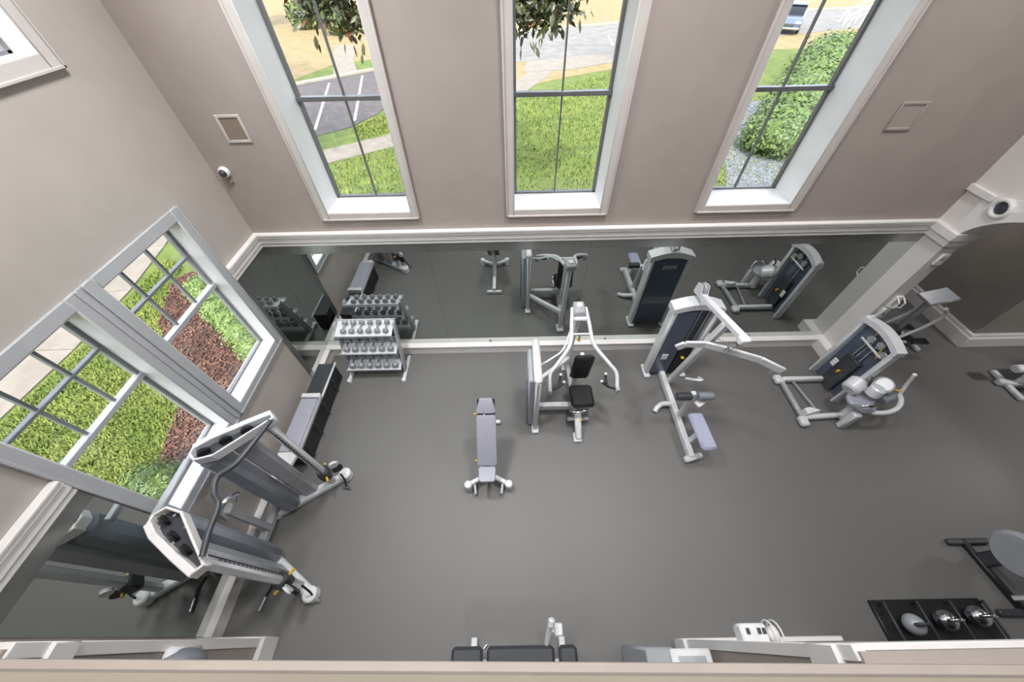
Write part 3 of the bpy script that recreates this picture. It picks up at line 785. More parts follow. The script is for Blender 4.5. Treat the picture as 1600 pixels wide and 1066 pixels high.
b = MB(); b.beam((2.69, 3.34, 0.06), (2.66, 2.92, 2.00), 0.085, 0.10, 0.015, up=(1, 0, 0)); b.build('mast', 'silver', lp)
b = MB(); b.beam((2.62, 3.60, 0.07), (2.62, 1.98, 0.07), 0.09, 0.12, 0.012); b.build('base_beam', 'silver', lp)
b = MB(); b.tube([(2.62, 2.88, 0.09), (2.46, 2.89, 0.09), (2.36, 2.84, 0.06), (2.31, 2.78, 0.03)], 0.042, 10); b.build('side_foot', 'silver', lp)
b = MB(); b.beam((2.52, 1.96, 0.05), (2.80, 2.03, 0.05), 0.09, 0.09, 0.02); b.build('end_foot', 'silver', lp)
b = MB(); b.box((2.71, 2.22, 0.47), (0.23, 0.58, 0.08), 0.04, Matrix.Rotation(R(2), 3, 'Z')); b.build('seat_pad', 'padlilac', lp)
b = MB(); b.beam((2.66, 2.22, 0.12), (2.70, 2.22, 0.43), 0.07, 0.08, 0.01); b.build('seat_post', 'silver', lp)
b = MB(); b.beam((2.64, 2.66, 0.10), (2.66, 2.70, 0.74), 0.07, 0.07, 0.01); b.build('thigh_post', 'silver', lp)
for sx, mt in ((-1, 'dark'), (1, 'shroud')):
    b = MB(); b.cyl((2.67 + sx * 0.05, 2.66, 0.70), (2.67 + sx * 0.27, 2.66, 0.70), 0.062, n=18, ch=0.015); b.build('thigh_roller', mt, lp)
b = MB(); b.cyl((2.38, 2.66, 0.70), (2.96, 2.66, 0.70), 0.014, n=10); b.build('roller_axle', 'chrome', lp)
b = MB(); b.tube([(2.60, 2.92, 0.78), (2.66, 2.80, 0.92), (2.74, 2.80, 0.92), (2.78, 2.92, 0.80)], 0.02, 10); b.build('knee_bracket', 'white', lp)
b = MB(); b.box((2.78, 2.62, 0.58), (0.16, 0.10, 0.03), 0.008, Matrix.Rotation(R(30), 3, 'Z')); b.build('adjust_plate', 'trim', lp)
# bar rotated about the cable
bar = MB()
bp = [(2.16, 2.87, 1.60), (2.24, 2.86, 1.68), (2.48, 2.83, 1.70), (2.70, 2.74, 1.70), (3.06, 2.57, 1.70), (3.32, 2.45, 1.62)]
for i in range(len(bp) - 1):
    bar.beam(bp[i], bp[i + 1], 0.04, 0.11, 0.012, ext=0.008)
bo = bar.build('lat_bar', 'silver', lp)
b = MB(); b.cyl((2.67, 2.66, 1.74), (2.67, 2.58, 2.00), 0.006, n=8); b.tube([(2.64, 2.70, 1.74), (2.67, 2.68, 1.80), (2.70, 2.70, 1.74)], 0.012, 8); b.build('cable', 'chrome', bo)
b = MB(); b.tube([(2.58, 2.86, 1.73), (2.56, 2.80, 1.84), (2.62, 2.72, 1.88), (2.66, 2.66, 1.80)], 0.008, 8); b.build('strap', 'chrome', bo)
b = MB(); b.tube([(3.18, 2.51, 1.66), (3.22, 2.47, 1.58), (3.24, 2.50, 1.48)], 0.012, 8); b.build('bar_hook', 'silverdark', bo)

# ---- rotary torso machine by the arch ---------------------------------------------------------------
rt = thing('rotary_torso_machine', 'silver rotary machine with tall smoked weight tower next to the arch pilaster', 'gym machine', (5.2, 3.0, 0))
Xs = 5.30
for y, h in ((3.56, 1.40), (2.92, 1.34)):
    b = MB(); b.beam((Xs + 0.05, y, 0.0), (Xs + 0.05, y, h), 0.07, 0.13, 0.02, up=(1, 0, 0)); b.build('shroud_post', 'silver', rt)
b = MB(); pts = []
for i in range(13):
    u = i / 12.0; pts.append((2.88 + 0.72 * u, 1.30 + 0.13 * math.sin(math.pi * (0.12 + 0.76 * u))))
poly = [(Xs - 0.02, y, z) for y, z in pts] + [(Xs - 0.02, y, z - 0.085) for y, z in pts[::-1]]
b.prism(poly, (0.14, 0, 0)); b.build('top_cap', 'silver', rt)
b = MB(); b.bb((Xs + 0.088, 2.95, 0.04), (Xs + 0.103, 3.53, 1.32), 0.004); b.build('shroud_panel', 'smoke', rt)
b = MB(); b.bb((Xs + 0.105, 2.95, 0.04), (Xs + 0.12, 3.53, 1.32), 0.004); b.build('back_panel', 'dark', rt)
for i in range(14):
    b = MB(); b.bb((Xs + 0.015, 3.10, 0.08 + i * 0.05), (Xs + 0.085, 3.36, 0.123 + i * 0.05), 0.004); b.build('weight_plate', 'dark', rt)
for y in (3.16, 3.30):
    b = MB(); b.cyl((Xs + 0.045, y, 0.05), (Xs + 0.045, y, 1.31), 0.010, n=10); b.build('guide_rod', 'chrome', rt)
b = MB(); b.cyl((Xs + 0.02, 3.23, 0.8), (Xs + 0.02, 3.23, 1.25), 0.006, n=8); b.build('cable', 'chrome', rt)
for (y, z) in ((3.30, 1.16), (3.14, 1.20), (3.02, 1.12)):
    b = MB(); pulley(b, (Xs + 0.05, y, z), (1, 0, 0), 0.055, 0.03); b.build('pulley', 'silverdark', rt)
b = MB(); b.bb((Xs + 0.01, 3.0, 1.08), (Xs + 0.03, 3.40, 1.11), 0.004); b.build('pulley_bracket', 'silver', rt)
b = MB(); b.box((Xs + 0.0, 3.38, 0.50), (0.02, 0.08, 0.14), 0.004); b.build('placard', 'white', rt)
b = MB(); b.box((Xs - 0.01, 3.22, 0.46), (0.05, 0.035, 0.05), 0.006); b.build('selector_pin', 'yellow', rt)
b = MB(); b.box((Xs - 0.022, 2.90, 0.62), (0.006, 0.05, 0.20), 0.002); b.build('sticker', 'white', rt)
b = MB(); b.tube([(Xs + 0.03, 3.08, 1.18), (Xs + 0.02, 3.06, 1.10), (Xs + 0.04, 3.04, 1.02)], 0.010, 8); b.build('cable_tag', 'yellow', rt)
b = MB(); b.beam((4.64, 3.38, 0.06), (4.62, 2.52, 0.06), 0.07, 0.07, 0.012); b.build('floor_beam', 'silverdark', rt)
b = MB(); b.beam((4.64, 3.32, 0.09), (5.36, 3.32, 0.09), 0.08, 0.10, 0.02); b.build('floor_beam', 'silver', rt)
b = MB(); b.beam((4.62, 2.60, 0.07), (5.36, 2.64, 0.07), 0.08, 0.10, 0.02); b.build('floor_beam', 'silver', rt)
b = MB(); b.beam((4.84, 3.30, 0.05), (4.94, 2.62, 0.05), 0.025, 0.04, 0.005); b.build('tie_rod', 'silverdark', rt)
for y in (3.34, 2.54):
    b = MB(); b.box((4.60, y, 0.06), (0.13, 0.17, 0.10), 0.025); b.build('foot_plate', 'silver', rt)
b = MB(); b.prism([(4.62, 2.60, 0.10), (4.86, 2.66, 0.10), (4.72, 2.72, 0.10), (4.62, 2.70, 0.10)], (0, 0, 0.10)); b.build('foot_rest', 'white', rt)
b = MB(); b.cyl((5.28, 2.62, 0.02), (5.28, 2.62, 0.42), 0.075, n=18, ch=0.012); b.build('seat_column', 'silver', rt)
b = MB(); b.cyl((5.28, 2.64, 0.42), (5.28, 2.64, 0.50), 0.19, n=26, ch=0.025); b.build('seat_pad', 'pad', rt)
b = MB(); b.cyl((5.12, 2.80, 0.56), (5.30, 2.90, 0.66), 0.12, n=20, ch=0.03); b.build('chest_roller', 'silver', rt)
b = MB(); b.cyl((5.38, 2.70, 0.58), (5.40, 2.72, 0.74), 0.10, n=20, ch=0.02); b.build('chest_roller', 'silver', rt)
b = MB(); b.cyl((5.66, 2.86, 0.52), (5.56, 2.80, 0.70), 0.125, n=20, ch=0.03); b.build('knee_roller', 'silver', rt)
b = MB(); b.cyl((5.60, 2.66, 0.46), (5.82, 2.74, 0.46), 0.075, n=18, ch=0.02); b.build('knee_roller', 'shroud', rt)
b = MB(); arcp = []
for i in range(13):
    a = R(205 + 150 * i / 12); arcp.append((5.50 + 0.40 * math.cos(a), 2.76 + 0.30 * math.sin(a), 0.40 + 0.10 * i / 12))
b.tube(arcp, 0.036, 12, smooth=False); b.build('swing_arm', 'silver', rt)
b = MB(); b.tube([arcp[-1], (5.90, 2.80, 0.70), (5.84, 2.82, 0.92)], 0.026, 10); b.build('hand_grip', 'trim', rt)
b = MB(); b.tube([(5.72, 2.74, 0.60), (5.70, 2.72, 0.66), (5.74, 2.68, 0.70)], 0.012, 8); b.build('adjust_pin', 'yellow', rt)
b = MB(); b.box((5.18, 2.48, 0.20), (0.12, 0.10, 0.40), 0.02); b.build('front_post', 'silver', rt)
b = MB(); b.tube([(5.04, 2.58, 0.46), (5.12, 2.50, 0.60), (5.24, 2.48, 0.62), (5.34, 2.54, 0.56)], 0.022, 10); b.build('seat_handle', 'chrome', rt)
b = MB(); b.tube([(5.30, 2.78, 0.70), (5.28, 2.80, 0.82), (5.22, 2.80, 0.90)], 0.016, 8); b.build('lever', 'dark', rt)

# ---- functional trainer (two towers joined by a bent pull-up bar) -----------------------------------------
ft = thing('cable_machine', 'two-tower cable machine with dark bent pull-up bar before the left windows', 'gym machine', (-2.9, 1.1, 0))
def tower(s, nm):
    # s=+1 far tower, -1 near tower ; mirrored about y=1.12
    yc = 1.12
    def Y(v): return yc + s * v
    rear = Vector((-3.22, Y(0.24), 0)); front = Vector((-2.56, Y(0.66), 0))
    d = (front - rear).normalized(); nn = Vector((-d.y, d.x, 0)) * s
    def at(k, off=0.0, z=0.0): return rear + (front - rear) * k + nn * off + Vector((0, 0, z))
    b = MB(); b.beam(at(-0.10, 0, 0.06), at(1.10, 0, 0.06), 0.12, 0.11, 0.025); b.build('base_foot', 'silver', ft)
    b = MB(); b.cyl(at(1.12, 0, 0.0), at(1.12, 0, 0.15), 0.085, n=20, ch=0.018); b.build('foot_cap', 'white', ft)
    b = MB(); b.cyl(at(-0.10, 0, 0.0), at(-0.10, 0, 0.10), 0.07, n=18, ch=0.015); b.build('foot_cap', 'silver', ft)
    # weight shroud: rounded slab
    b = MB(); b.beam(at(0.20, 0, 0.10), at(0.20, 0, 1.84), 0.24, 0.20, 0.05, up=d); b.build('weight_shroud', 'shroud', ft)
    b = MB(); b.beam(at(0.52, 0.03 , 0.10), at(0.52, 0.03, 1.82), 0.10, 0.20, 0.03, up=d); b.build('side_shroud', 'silverdark', ft)
    col = MB(); col.beam(at(0.90, 0, 0.08), at(0.90, 0, 1.86), 0.085, 0.085, 0.02, up=d); c_ = col.build('guide_column', 'silver', ft)
    for i in range(22):
        b = MB(); q = at(0.90, -0.045, 0.30 + i * 0.065); b.cyl(q, q - nn * 0.004, 0.012, n=8); b.build('pin_hole', 'dark', c_)
    zc = 0.42 if s < 0 else 0.30
    car = MB(); car.beam(at(0.90, 0, zc), at(0.90, 0, zc + 0.20), 0.15, 0.14, 0.02, up=d); ca = car.build('carriage', 'dark', ft)
    b = MB(); pulley(b, at(1.10, 0.0, zc + 0.05), nn, 0.07, 0.035); b.build('pulley', 'black', ca)
    b = MB(); pulley(b, at(1.10, 0.0, zc + 0.19), nn, 0.06, 0.035); b.build('pulley', 'silver', ca)
    b = MB(); q = at(0.92, -0.08, zc + 0.12); b.cyl(q, q - nn * 0.07, 0.016, n=10); b.build('pull_pin', 'yellow', ca)
    b = MB(); q = at(0.96, 0.06, zc + 0.14); b.cyl(q, q + nn * 0.06, 0.015, n=10); b.build('pull_pin', 'yellow', ca)
    # top bracket: hollow pointed shell
    def tp(k, off, z): 
        v = at(k, off, z); return (v.x, v.y, v.z)
    b = MB()
    outl = [(0.12, -0.09), (0.08, 0.0), (0.13, 0.065), (0.30, 0.085), (0.70, 0.07), (1.02, 0.05), (1.04, -0.03), (0.70, -0.08), (0.32, -0.14)]
    b.prism([tp(k, o, 1.85) for k, o in outl], (0, 0, 0.02)); tpn = b.build('top_bracket', 'dark', ft)
    b = MB()
    for i in range(len(outl)):
        k0, o0 = outl[i]; k1, o1 = outl[(i + 1) % len(outl)]
        thick = 0.06 if (o0 > 0.04 and o1 > 0.04) else 0.022
        b.beam(tp(k0, o0, 1.90), tp(k1, o1, 1.90), thick, 0.11, 0.008, ext=0.008)
    b.build('bracket_rim', 'silver' if s > 0 else 'trim', tpn)
    for k, o in ((0.20, -0.02), (0.45, 0.0), (0.70, 0.0)):
        b = MB(); pulley(b, tp(k, o, 1.90), nn, 0.055, 0.03); b.build('pulley', 'black', tpn)
    for k, o in ((0.2, 0.04), (0.5, 0.04), (0.22, -0.08), (0.45, -0.08)):
        b = MB(); b.cyl(tp(k, o, 1.87), tp(k, o, 1.885), 0.014, n=10); b.build('bolt', 'chrome', tpn)
    for z in (0.28,):
        b = MB(); b.cyl(at(0.90, -0.06, 0.5), at(0.90, -0.06, 1.84), 0.005, n=6); b.build('cable', 'black', ft)
    b = MB(); q0 = at(1.10, -0.06, zc - 0.02); q1 = q0 + Vector((0.02, -0.10, -zc + 0.06)); b.tube([q0, (q0 + q1) / 2 + Vector((0.02, 0, 0)), q1], 0.012, 8)
    hd = b.build('strap', 'black', ft)
    b = MB(); b.cyl(q1 + Vector((-0.05, 0, 0)), q1 + Vector((0.07, -0.02, 0)), 0.018, n=10); b.build('hand_grip', 'chrome', hd)
tower(1, 'far'); tower(-1, 'near')
b = MB(); b.tube([(-2.50, 1.72, 1.98), (-2.54, 1.50, 2.00), (-2.60, 1.26, 2.02), (-2.70, 1.13, 2.03), (-2.66, 0.99, 2.02), (-2.58, 0.90, 2.01), (-2.56, 0.70, 2.00), (-2.53, 0.52, 1.98)], 0.024, 12, seg=5); b.build('pull_up_bar', 'dark', ft)
b = MB(); b.beam((-3.28, 0.84, 0.14), (-3.28, 1.40, 0.14), 0.10, 0.10, 0.012); b.build('rear_beam', 'silverdark', ft)
b = MB(); b.beam((-3.28, 0.84, 1.80), (-3.28, 1.40, 1.80), 0.07, 0.06, 0.012); b.build('rear_beam', 'silverdark', ft)
b = MB(); b.tube([(-3.18, 1.22, 1.05), (-3.14, 1.26, 1.14), (-3.16, 1.16, 1.22), (-3.20, 1.06, 1.18), (-3.18, 1.02, 1.06)], 0.03, 10); b.build('accessory_hook', 'chrome', ft)
b = MB(); b.box((-3.21, 1.12, 1.10), (0.06, 0.12, 0.12), 0.02); b.build('hook_plate', 'white', ft)
b = MB(); b.bb((-3.27, 1.08, 0.15), (-3.21, 1.16, 1.06), 0.01); b.build('accessory_post', 'silverdark', ft)

# handle lying on the floor near the near tower, board leaning over the plinth
t = thing('strap_grip', 'black strap handle with steel grip lying on the floor below the near cable tower', 'handle', (-2.95, 0.35, 0))
b = MB(); b.tube([(-3.06, 0.62, 0.02), (-3.03, 0.50, 0.02), (-3.05, 0.40, 0.02)], 0.012, 8); b.build('strap', 'black', t)
b = MB(); b.cyl((-3.05, 0.40, 0.022), (-3.07, 0.26, 0.022), 0.020, n=12, ch=0.004); b.build('hand_grip', 'steel', t)

# ---- small things on walls and in the room ---------------------------------------------------
def wall_speaker(x0, x1, z0, z1, fm, gm, lab):
    t = thing('wall_speaker', lab, 'speaker', ((x0 + x1) / 2, D, z0))
    b = MB(); w = 0.028
    for (a, c, e, f) in ((x0, x0 + w, z0, z1), (x1 - w, x1, z0, z1), (x0 + w, x1 - w, z0, z0 + w), (x0 + w, x1 - w, z1 - w, z1)):
        b.bb((a, D - 0.016, e), (c, D - 0.001, f), 0.004)
    b.build('frame', fm, t)
    b = MB(); b.bb((x0 + w, D - 0.008, z0 + w), (x1 - w, D - 0.001, z1 - w)); b.build('grille', gm, t)
wall_speaker(-3.095, -2.832, 3.711, 3.983, 'casing', 'grille', 'square in-wall speaker with pale frame near the room corner')
wall_speaker(4.146, 4.438, 3.691, 3.964, 'paint', 'paint', 'square in-wall speaker painted the wall colour')
t = thing('security_camera', 'small white dome security camera on the window wall near the corner', 'camera', (-3.348, D, 3.40))
b = MB(); b.lathe([(0.062, 0.0), (0.062, 0.02), (0.05, 0.04), (0.04, 0.045)], (-3.348, D - 0.001, 3.40), (0, -1, 0), 24); b.build('base', 'white', t)
b = MB(); b.lathe([(0.042, 0.035), (0.040, 0.055), (0.030, 0.072), (0.012, 0.082), (0.001, 0.084)], (-3.348, D - 0.001, 3.40), (0, -1, 0), 20); b.build('dome', 'dark', t)
b = MB(); b.lathe([(0.03, 0), (0.03, 0.012), (0.022, 0.02), (0.002, 0.022)], (-3.348, D - 0.001, 3.285), (0, -1, 0), 16)
tag(b.build('wall_sensor', 'grille'), 'tiny round brown sensor below the dome camera', 'sensor')
# on the arch reveal (faces the room along -Y)
t = thing('thermostat', 'white rectangular thermostat high on the arch reveal', 'thermostat', (5.920, 3.893, 2.115))
b = MB(); b.bb((5.870, 3.858, 2.075), (5.980, 3.892, 2.255), 0.008); b.build('cover', 'white', t)
b = MB(); b.bb((5.890, 3.855, 2.155), (5.940, 3.859, 2.215), 0.001); b.build('display', 'silverdark', t)
t = thing('wall_phone', 'white wall unit with handset cradle on the arch reveal above the rotary machine', 'phone', (5.920, 3.893, 1.145))
b = MB(); b.bb((5.860, 3.833, 1.045), (5.970, 3.892, 1.255), 0.015); b.build('body', 'white', t)
b = MB(); b.bb((5.895, 3.828, 1.125), (5.925, 3.834, 1.165), 0.002); b.build('keypad', 'dark', t)
b = MB(); b.tube([(5.880, 3.843, 1.295), (5.880, 3.773, 1.335), (5.880, 3.773, 1.435), (5.880, 3.843, 1.475)], 0.012, 8, smooth=False); b.tube([(5.970, 3.843, 1.295), (5.970, 3.773, 1.335), (5.970, 3.773, 1.435), (5.970, 3.843, 1.475)], 0.012, 8, smooth=False)
b.bb((5.870, 3.843, 1.265), (5.980, 3.892, 1.495), 0.01); b.build('cradle', 'white', t)

# cardio machine in the hall mouth
t = thing('elliptical_trainer', 'grey elliptical trainer with curved rails standing in the hall mouth', 'gym machine', (7.0, 4.0, 0))
b = MB(); b.beam((6.55, 4.05, 0.07), (7.55, 4.20, 0.07), 0.16, 0.10, 0.02); b.build('base', 'black', t)
b = MB(); b.beam((6.60, 3.82, 0.04), (6.62, 4.28, 0.04), 0.08, 0.07, 0.015); b.build('foot', 'silver', t)
b = MB(); b.beam((7.50, 3.92, 0.04), (7.48, 4.46, 0.04), 0.08, 0.07, 0.015); b.build('foot', 'silver', t)
b = MB(); b.cyl((6.72, 3.98, 0.34), (6.70, 4.16, 0.34), 0.24, n=26, ch=0.03); b.build('flywheel_housing', 'dark', t)
b = MB(); b.beam((6.86, 4.10, 0.12), (6.92, 4.12, 1.12), 0.10, 0.08, 0.02); b.build('mast', 'silverdark', t)
b = MB(); b.box((6.98, 4.14, 1.20), (0.42, 0.30, 0.05), 0.02, Matrix.Rotation(R(-18), 3, 'Y')); b.build('console', 'silverdark', t)
for y in (3.92, 4.26):
    b = MB(); b.tube([(6.78, y, 0.42), (7.02, y, 0.72), (7.10, y, 1.0), (6.98, y, 1.14)], 0.028, 10); b.build('hand_rail', 'silver', t)
    b = MB(); b.beam((6.72, y + (0.04 if y < 4 else -0.04), 0.30), (7.48, y + (0.04 if y < 4 else 0.02), 0.22), 0.05, 0.05, 0.01); p = b.build('pedal_arm', 'silver', t)
    b = MB(); b.box((7.28, y + 0.03, 0.285), (0.36, 0.14, 0.04), 0.015); b.build('pedal', 'black', p)

# machine at the right edge beyond the arch
t = thing('leg_machine', 'pale leg machine with yellow pin on the floor beyond the arch', 'gym machine', (8.6, 3.1, 0))
b = MB(); b.beam((8.28, 3.20, 0.06), (9.3, 3.05, 0.06), 0.10, 0.10, 0.015); b.build('base_beam', 'silver', t)
b = MB(); b.beam((8.40, 2.85, 0.04), (8.44, 3.45, 0.04), 0.08, 0.07, 0.015); b.build('foot', 'silver', t)
b = MB(); b.beam((8.55, 3.16, 0.10), (8.50, 3.17, 0.45), 0.09, 0.08, 0.015); b.build('post', 'silver', t)
b = MB(); b.cyl((8.20, 3.22, 0.42), (8.42, 3.20, 0.46), 0.07, n=16, ch=0.015); b.build('ankle_roller', 'white', t)
b = MB(); b.box((8.9, 3.10, 0.50), (0.50, 0.42, 0.09), 0.035); b.build('seat_pad', 'pad', t)
b = MB(); b.cyl((8.36, 3.16, 0.53), (8.42, 3.14, 0.57), 0.022, n=10); b.build('selector_pin', 'yellow', t)
b = MB(); b.beam((9.2, 3.07, 0.10), (9.3, 3.05, 1.3), 0.30, 0.10, 0.03); b.build('weight_tower', 'silver', t)
b = MB(); b.beam((8.9, 3.10, 0.1), (8.9, 3.10, 0.46), 0.07, 0.07, 0.01); b.build('seat_post', 'silver', t)

# black floor rack with polished balls, lower right
t = thing('floor_rack', 'low black floor rack with parallel rails near the right pier', 'rack', (4.75, 0.06, 0))
b = MB(); b.bb((4.12, -0.28, 0.0), (5.40, 0.26, 0.045), 0.01); b.build('base_tray', 'black', t)
for x in (4.20, 4.58, 4.96, 5.34):
    b = MB(); b.beam((x, -0.26, 0.13), (x, 0.24, 0.13), 0.022, 0.03, 0.005); b.build('rail', 'dark', t)
    for y in (-0.24, 0.22):
        b = MB(); b.bb((x - 0.012, y - 0.012, 0.045), (x + 0.012, y + 0.012, 0.12)); b.build('rail_post', 'black', t)
for i, x in enumerate((4.39, 4.77, 5.15)):
    k = thing('kettlebell', ('dull grey kettlebell with dark loop handle on the black floor rack', 'mirror-polished kettlebell between two others on the black floor rack', 'mirror-polished kettlebell at the rack end next to the exercise bike')[i], 'kettlebell', (x, 0.03 + 0.03 * i, 0.046), 'round weights on the floor rack')
    y = 0.03 + 0.03 * i
    b = MB(); b.ball((x, y, 0.046 + 0.098), 0.10, 20, 12, z0=-0.96); b.build('ball', 'steel' if i else 'silverdark', k)
    b = MB(); b.tube([(x - 0.055, y, 0.225), (x - 0.065, y, 0.275), (x, y, 0.305), (x + 0.065, y, 0.275), (x + 0.055, y, 0.225)], 0.016, 10); b.build('loop_handle', 'chrome' if i else 'dark', k)
# bike at right edge
t = thing('exercise_bike', 'grey exercise bike with round flywheel beside the black floor rack', 'exercise bike', (5.790, 0.35, 0))
b = MB(); b.cyl((5.700, 0.610, 0.50), (5.800, 0.620, 0.50), 0.26, n=30, ch=0.03); b.build('flywheel', 'silverdark', t)
b = MB(); b.beam((5.720, 0.870, 0.035), (5.820, 0.110, 0.035), 0.07, 0.06, 0.012); b.build('base_beam', 'black', t)
for y in (0.84, 0.12):
    b = MB(); b.beam((5.520, y, 0.03), (6.040, y, 0.03), 0.07, 0.06, 0.015); b.build('foot', 'dark', t)
b = MB(); b.beam((5.750, 0.630, 0.06), (5.750, 0.630, 0.50), 0.05, 0.16, 0.015); b.build('fork', 'dark', t)
b = MB(); b.beam((5.770, 0.690, 0.60), (5.770, 0.710, 0.98), 0.06, 0.06, 0.012); b.build('stem', 'silver', t)
b = MB(); b.tube([(5.570, 0.640, 1.0), (5.660, 0.710, 1.0), (5.880, 0.710, 1.0), (5.970, 0.640, 1.0)], 0.018, 10); b.build('handlebar', 'black', t)
b = MB(); b.beam((5.790, 0.250, 0.06), (5.790, 0.210, 0.80), 0.06, 0.06, 0.012); b.build('seat_tube', 'silver', t)
b = MB(); b.prism([(5.660, 0.090, 0.80), (5.920, 0.090, 0.80), (5.840, 0.250, 0.80), (5.810, 0.370, 0.80), (5.770, 0.370, 0.80), (5.740, 0.250, 0.80)], (0, 0, 0.06)); b.build('saddle', 'trim', t)

# wall unit with wire guard on the right pier
t = thing('emergency_light', 'white emergency light box with wire-guarded lamp on the pier', 'emergency light', (1.98, -0.09, 1.40))
b = MB(); b.bb((1.80, -0.088, 1.36), (2.02, 0.05, 1.50), 0.02); bo = b.build('box', 'white', t)
for x in (1.84, 1.93, 1.97):
    b = MB(); b.bb((x, -0.02, 1.498), (x + 0.03, 0.02, 1.504), 0.001); b.build('vent_slot', 'dark', bo)
for x in (2.04, 2.09):
    b = MB(); pts = [(x, -0.03 + 0.10 * math.cos(a_ * math.pi / 8), 1.46 + 0.10 * math.sin(a_ * math.pi / 8)) for a_ in range(16)]
    b.tube(pts, 0.006, 6, smooth=False, closed=True)
    b.build('guard_ring', 'white', t)
b = MB(); b.lathe([(0.02, 0), (0.05, 0.02), (0.07, 0.06), (0.06, 0.065)], (2.02, -0.03, 1.46), (1, 0, 0), 18); b.build('lamp_head', 'trim', t)
# console kiosk at the foot of the right pier
t = thing('kiosk', 'white framed tilted console on grey housing against the right pier', 'console', (1.42, -0.2, 0))
b = MB(); b.bb((1.14, -0.42, 0.0), (1.40, -0.10, 0.98), 0.02); b.build('housing', 'silverdark', t)
b = MB(); b.box((1.53, -0.26, 1.0), (0.36, 0.30, 0.04), 0.015, Matrix.Rotation(R(-6), 3, 'X')); b.build('frame', 'white', t)
b = MB(); b.box((1.53, -0.26, 1.022), (0.24, 0.20, 0.006), 0.002, Matrix.Rotation(R(-6), 3, 'X')); b.build('screen', 'silverdark', t)
b = MB(); b.bb((1.44, -0.36, 0.0), (1.64, -0.18, 0.98), 0.02); b.build('stand', 'silver', t)
# dispenser on left pier
t = thing('towel_dispenser', 'grey domed towel dispenser on the pier under the balcony', 'dispenser', (-2.78, -0.09, 1.3))
b = MB(); b.bb((-2.788, -0.22, 1.22), (-2.70, 0.03 - 0.06, 1.60), 0.03); b.build('back_plate', 'white', t)
b = MB(); b.ball((-2.72, -0.12, 1.42), (0.15, 0.085, 0.19), 18, 10); b.build('cover', 'shroud', t)

# ================================================================== OUTSIDE
def in_poly(x, y, P):
    c = False; n = len(P); j = n - 1
    for i in range(n):
        if (P[i][1] > y) != (P[j][1] > y) and x < (P[j][0] - P[i][0]) * (y - P[i][1]) / (P[j][1] - P[i][1]) + P[i][0]: c = not c
        j = i
    return c

def ground(name, poly, ztop, thick, material, label, cat):
    b = MB(); b.prism([(x, y, ztop - thick) for x, y in poly], (0, 0, thick))
    return struct(b.build(name, material), label, cat)
GZ = -0.15
b = MB(); b.bb((-70, -40, GZ - 0.3), (XL - LT, 90, GZ)); b.bb((XL - LT, D + BT, GZ - 0.3), (70, 90, GZ)); b.bb((12.0, -40, GZ - 0.3), (70, D + BT, GZ))
struct(b.build('lawn', 'lawn'), 'green lawn around the building', 'lawn')
sun_toned_area = [(-4.0, 18.6), (0.3, 21.3), (2.5, 23.0), (6.2, 25.0), (10.5, 26.8), (17.0, 28.8), (21, 29.0), (40, 30), (40, 70), (-40, 70), (-40, 30), (-12.2, 23.6), (-10.8, 27.6), (-8.2, 28.8), (-6.0, 26.0), (-4.8, 22.0)]  # part of the lawn coloured tan to stand for sunlight
ground('sun_toned_grass', sun_toned_area, GZ + 0.012, 0.05, 'sun_toned', 'grass with sunlight painted in as tan beyond the green lawn', 'grass')
asph = [(-16.0, 13.6), (-7.9, 15.5), (-6.7, 16.5), (-5.9, 18.2), (-5.5, 20.0), (-5.6, 27.2), (-7.9, 25.8), (-11.7, 22.9), (-20, 17.5), (-20, 12.5)]
ground('parking_bay', asph, GZ + 0.024, 0.05, 'asphalt', 'grey asphalt parking bay beyond the front path', 'asphalt')
ground('road', [(-5.6, 27.3), (1.2, 27.0), (8.0, 29.2), (16, 32.0), (30, 36.0), (40, 38.5), (40, 45), (20, 43.0), (8, 38.8), (0.0, 36.6), (-5.6, 35.2)], GZ + 0.03, 0.05, 'road', 'pale asphalt road beyond the lawn', 'road')
ground('driveway_apron', [(0.9, 24.6), (3.6, 24.9), (6.8, 26.6), (7.4, 29.0), (1.2, 27.0)], GZ + 0.04, 0.05, 'concrete', 'pale concrete apron between lawn and road', 'concrete')
def strip(name, pts, w, h, material, label, cat, z=GZ):
    b = MB()
    for i in range(len(pts) - 1):
        (x0, y0), (x1, y1) = pts[i], pts[i + 1]
        b.beam((x0, y0, z + h / 2 - 0.02), (x1, y1, z + h / 2 - 0.02), w, h + 0.04, 0.012, ext=w * 0.12)
    return struct(b.build(name, material), label, cat)
strip('kerb_bay', [(-20, 17.2), (-11.7, 22.9), (-7.9, 25.8), (-5.4, 27.4)], 0.35, 0.12, 'kerb', 'pale kerb along the parking bay', 'kerb')
strip('kerb_road', [(-5.6, 35.3), (0.0, 36.7), (8, 38.9), (20, 43.1), (40, 45.2)], 0.35, 0.12, 'kerb', 'pale kerb along the far side of the road', 'kerb')
for i, (a, c) in enumerate((((-9.75, 23.2), (-8.1, 16.3)), ((-8.3, 24.6), (-6.72, 17.3)))):
    strip('bay_line_%d' % (i + 1), [a, c], 0.12, 0.010, 'line', 'painted white parking bay line', 'road marking', z=GZ + 0.03)
strip('road_line', [(7.3, 31.0), (7.6, 34.2)], 0.14, 0.010, 'line', 'short painted white line on the road', 'road marking', z=GZ + 0.036)
ground('white_walk', [(-9.95, 24.6), (-8.75, 25.3), (-9.9, 28.5), (-11.0, 33.0), (-12.6, 33.0), (-11.2, 28.4)], GZ + 0.03, 0.05, 'concrete', 'bright concrete walk past the parking kerb', 'path')
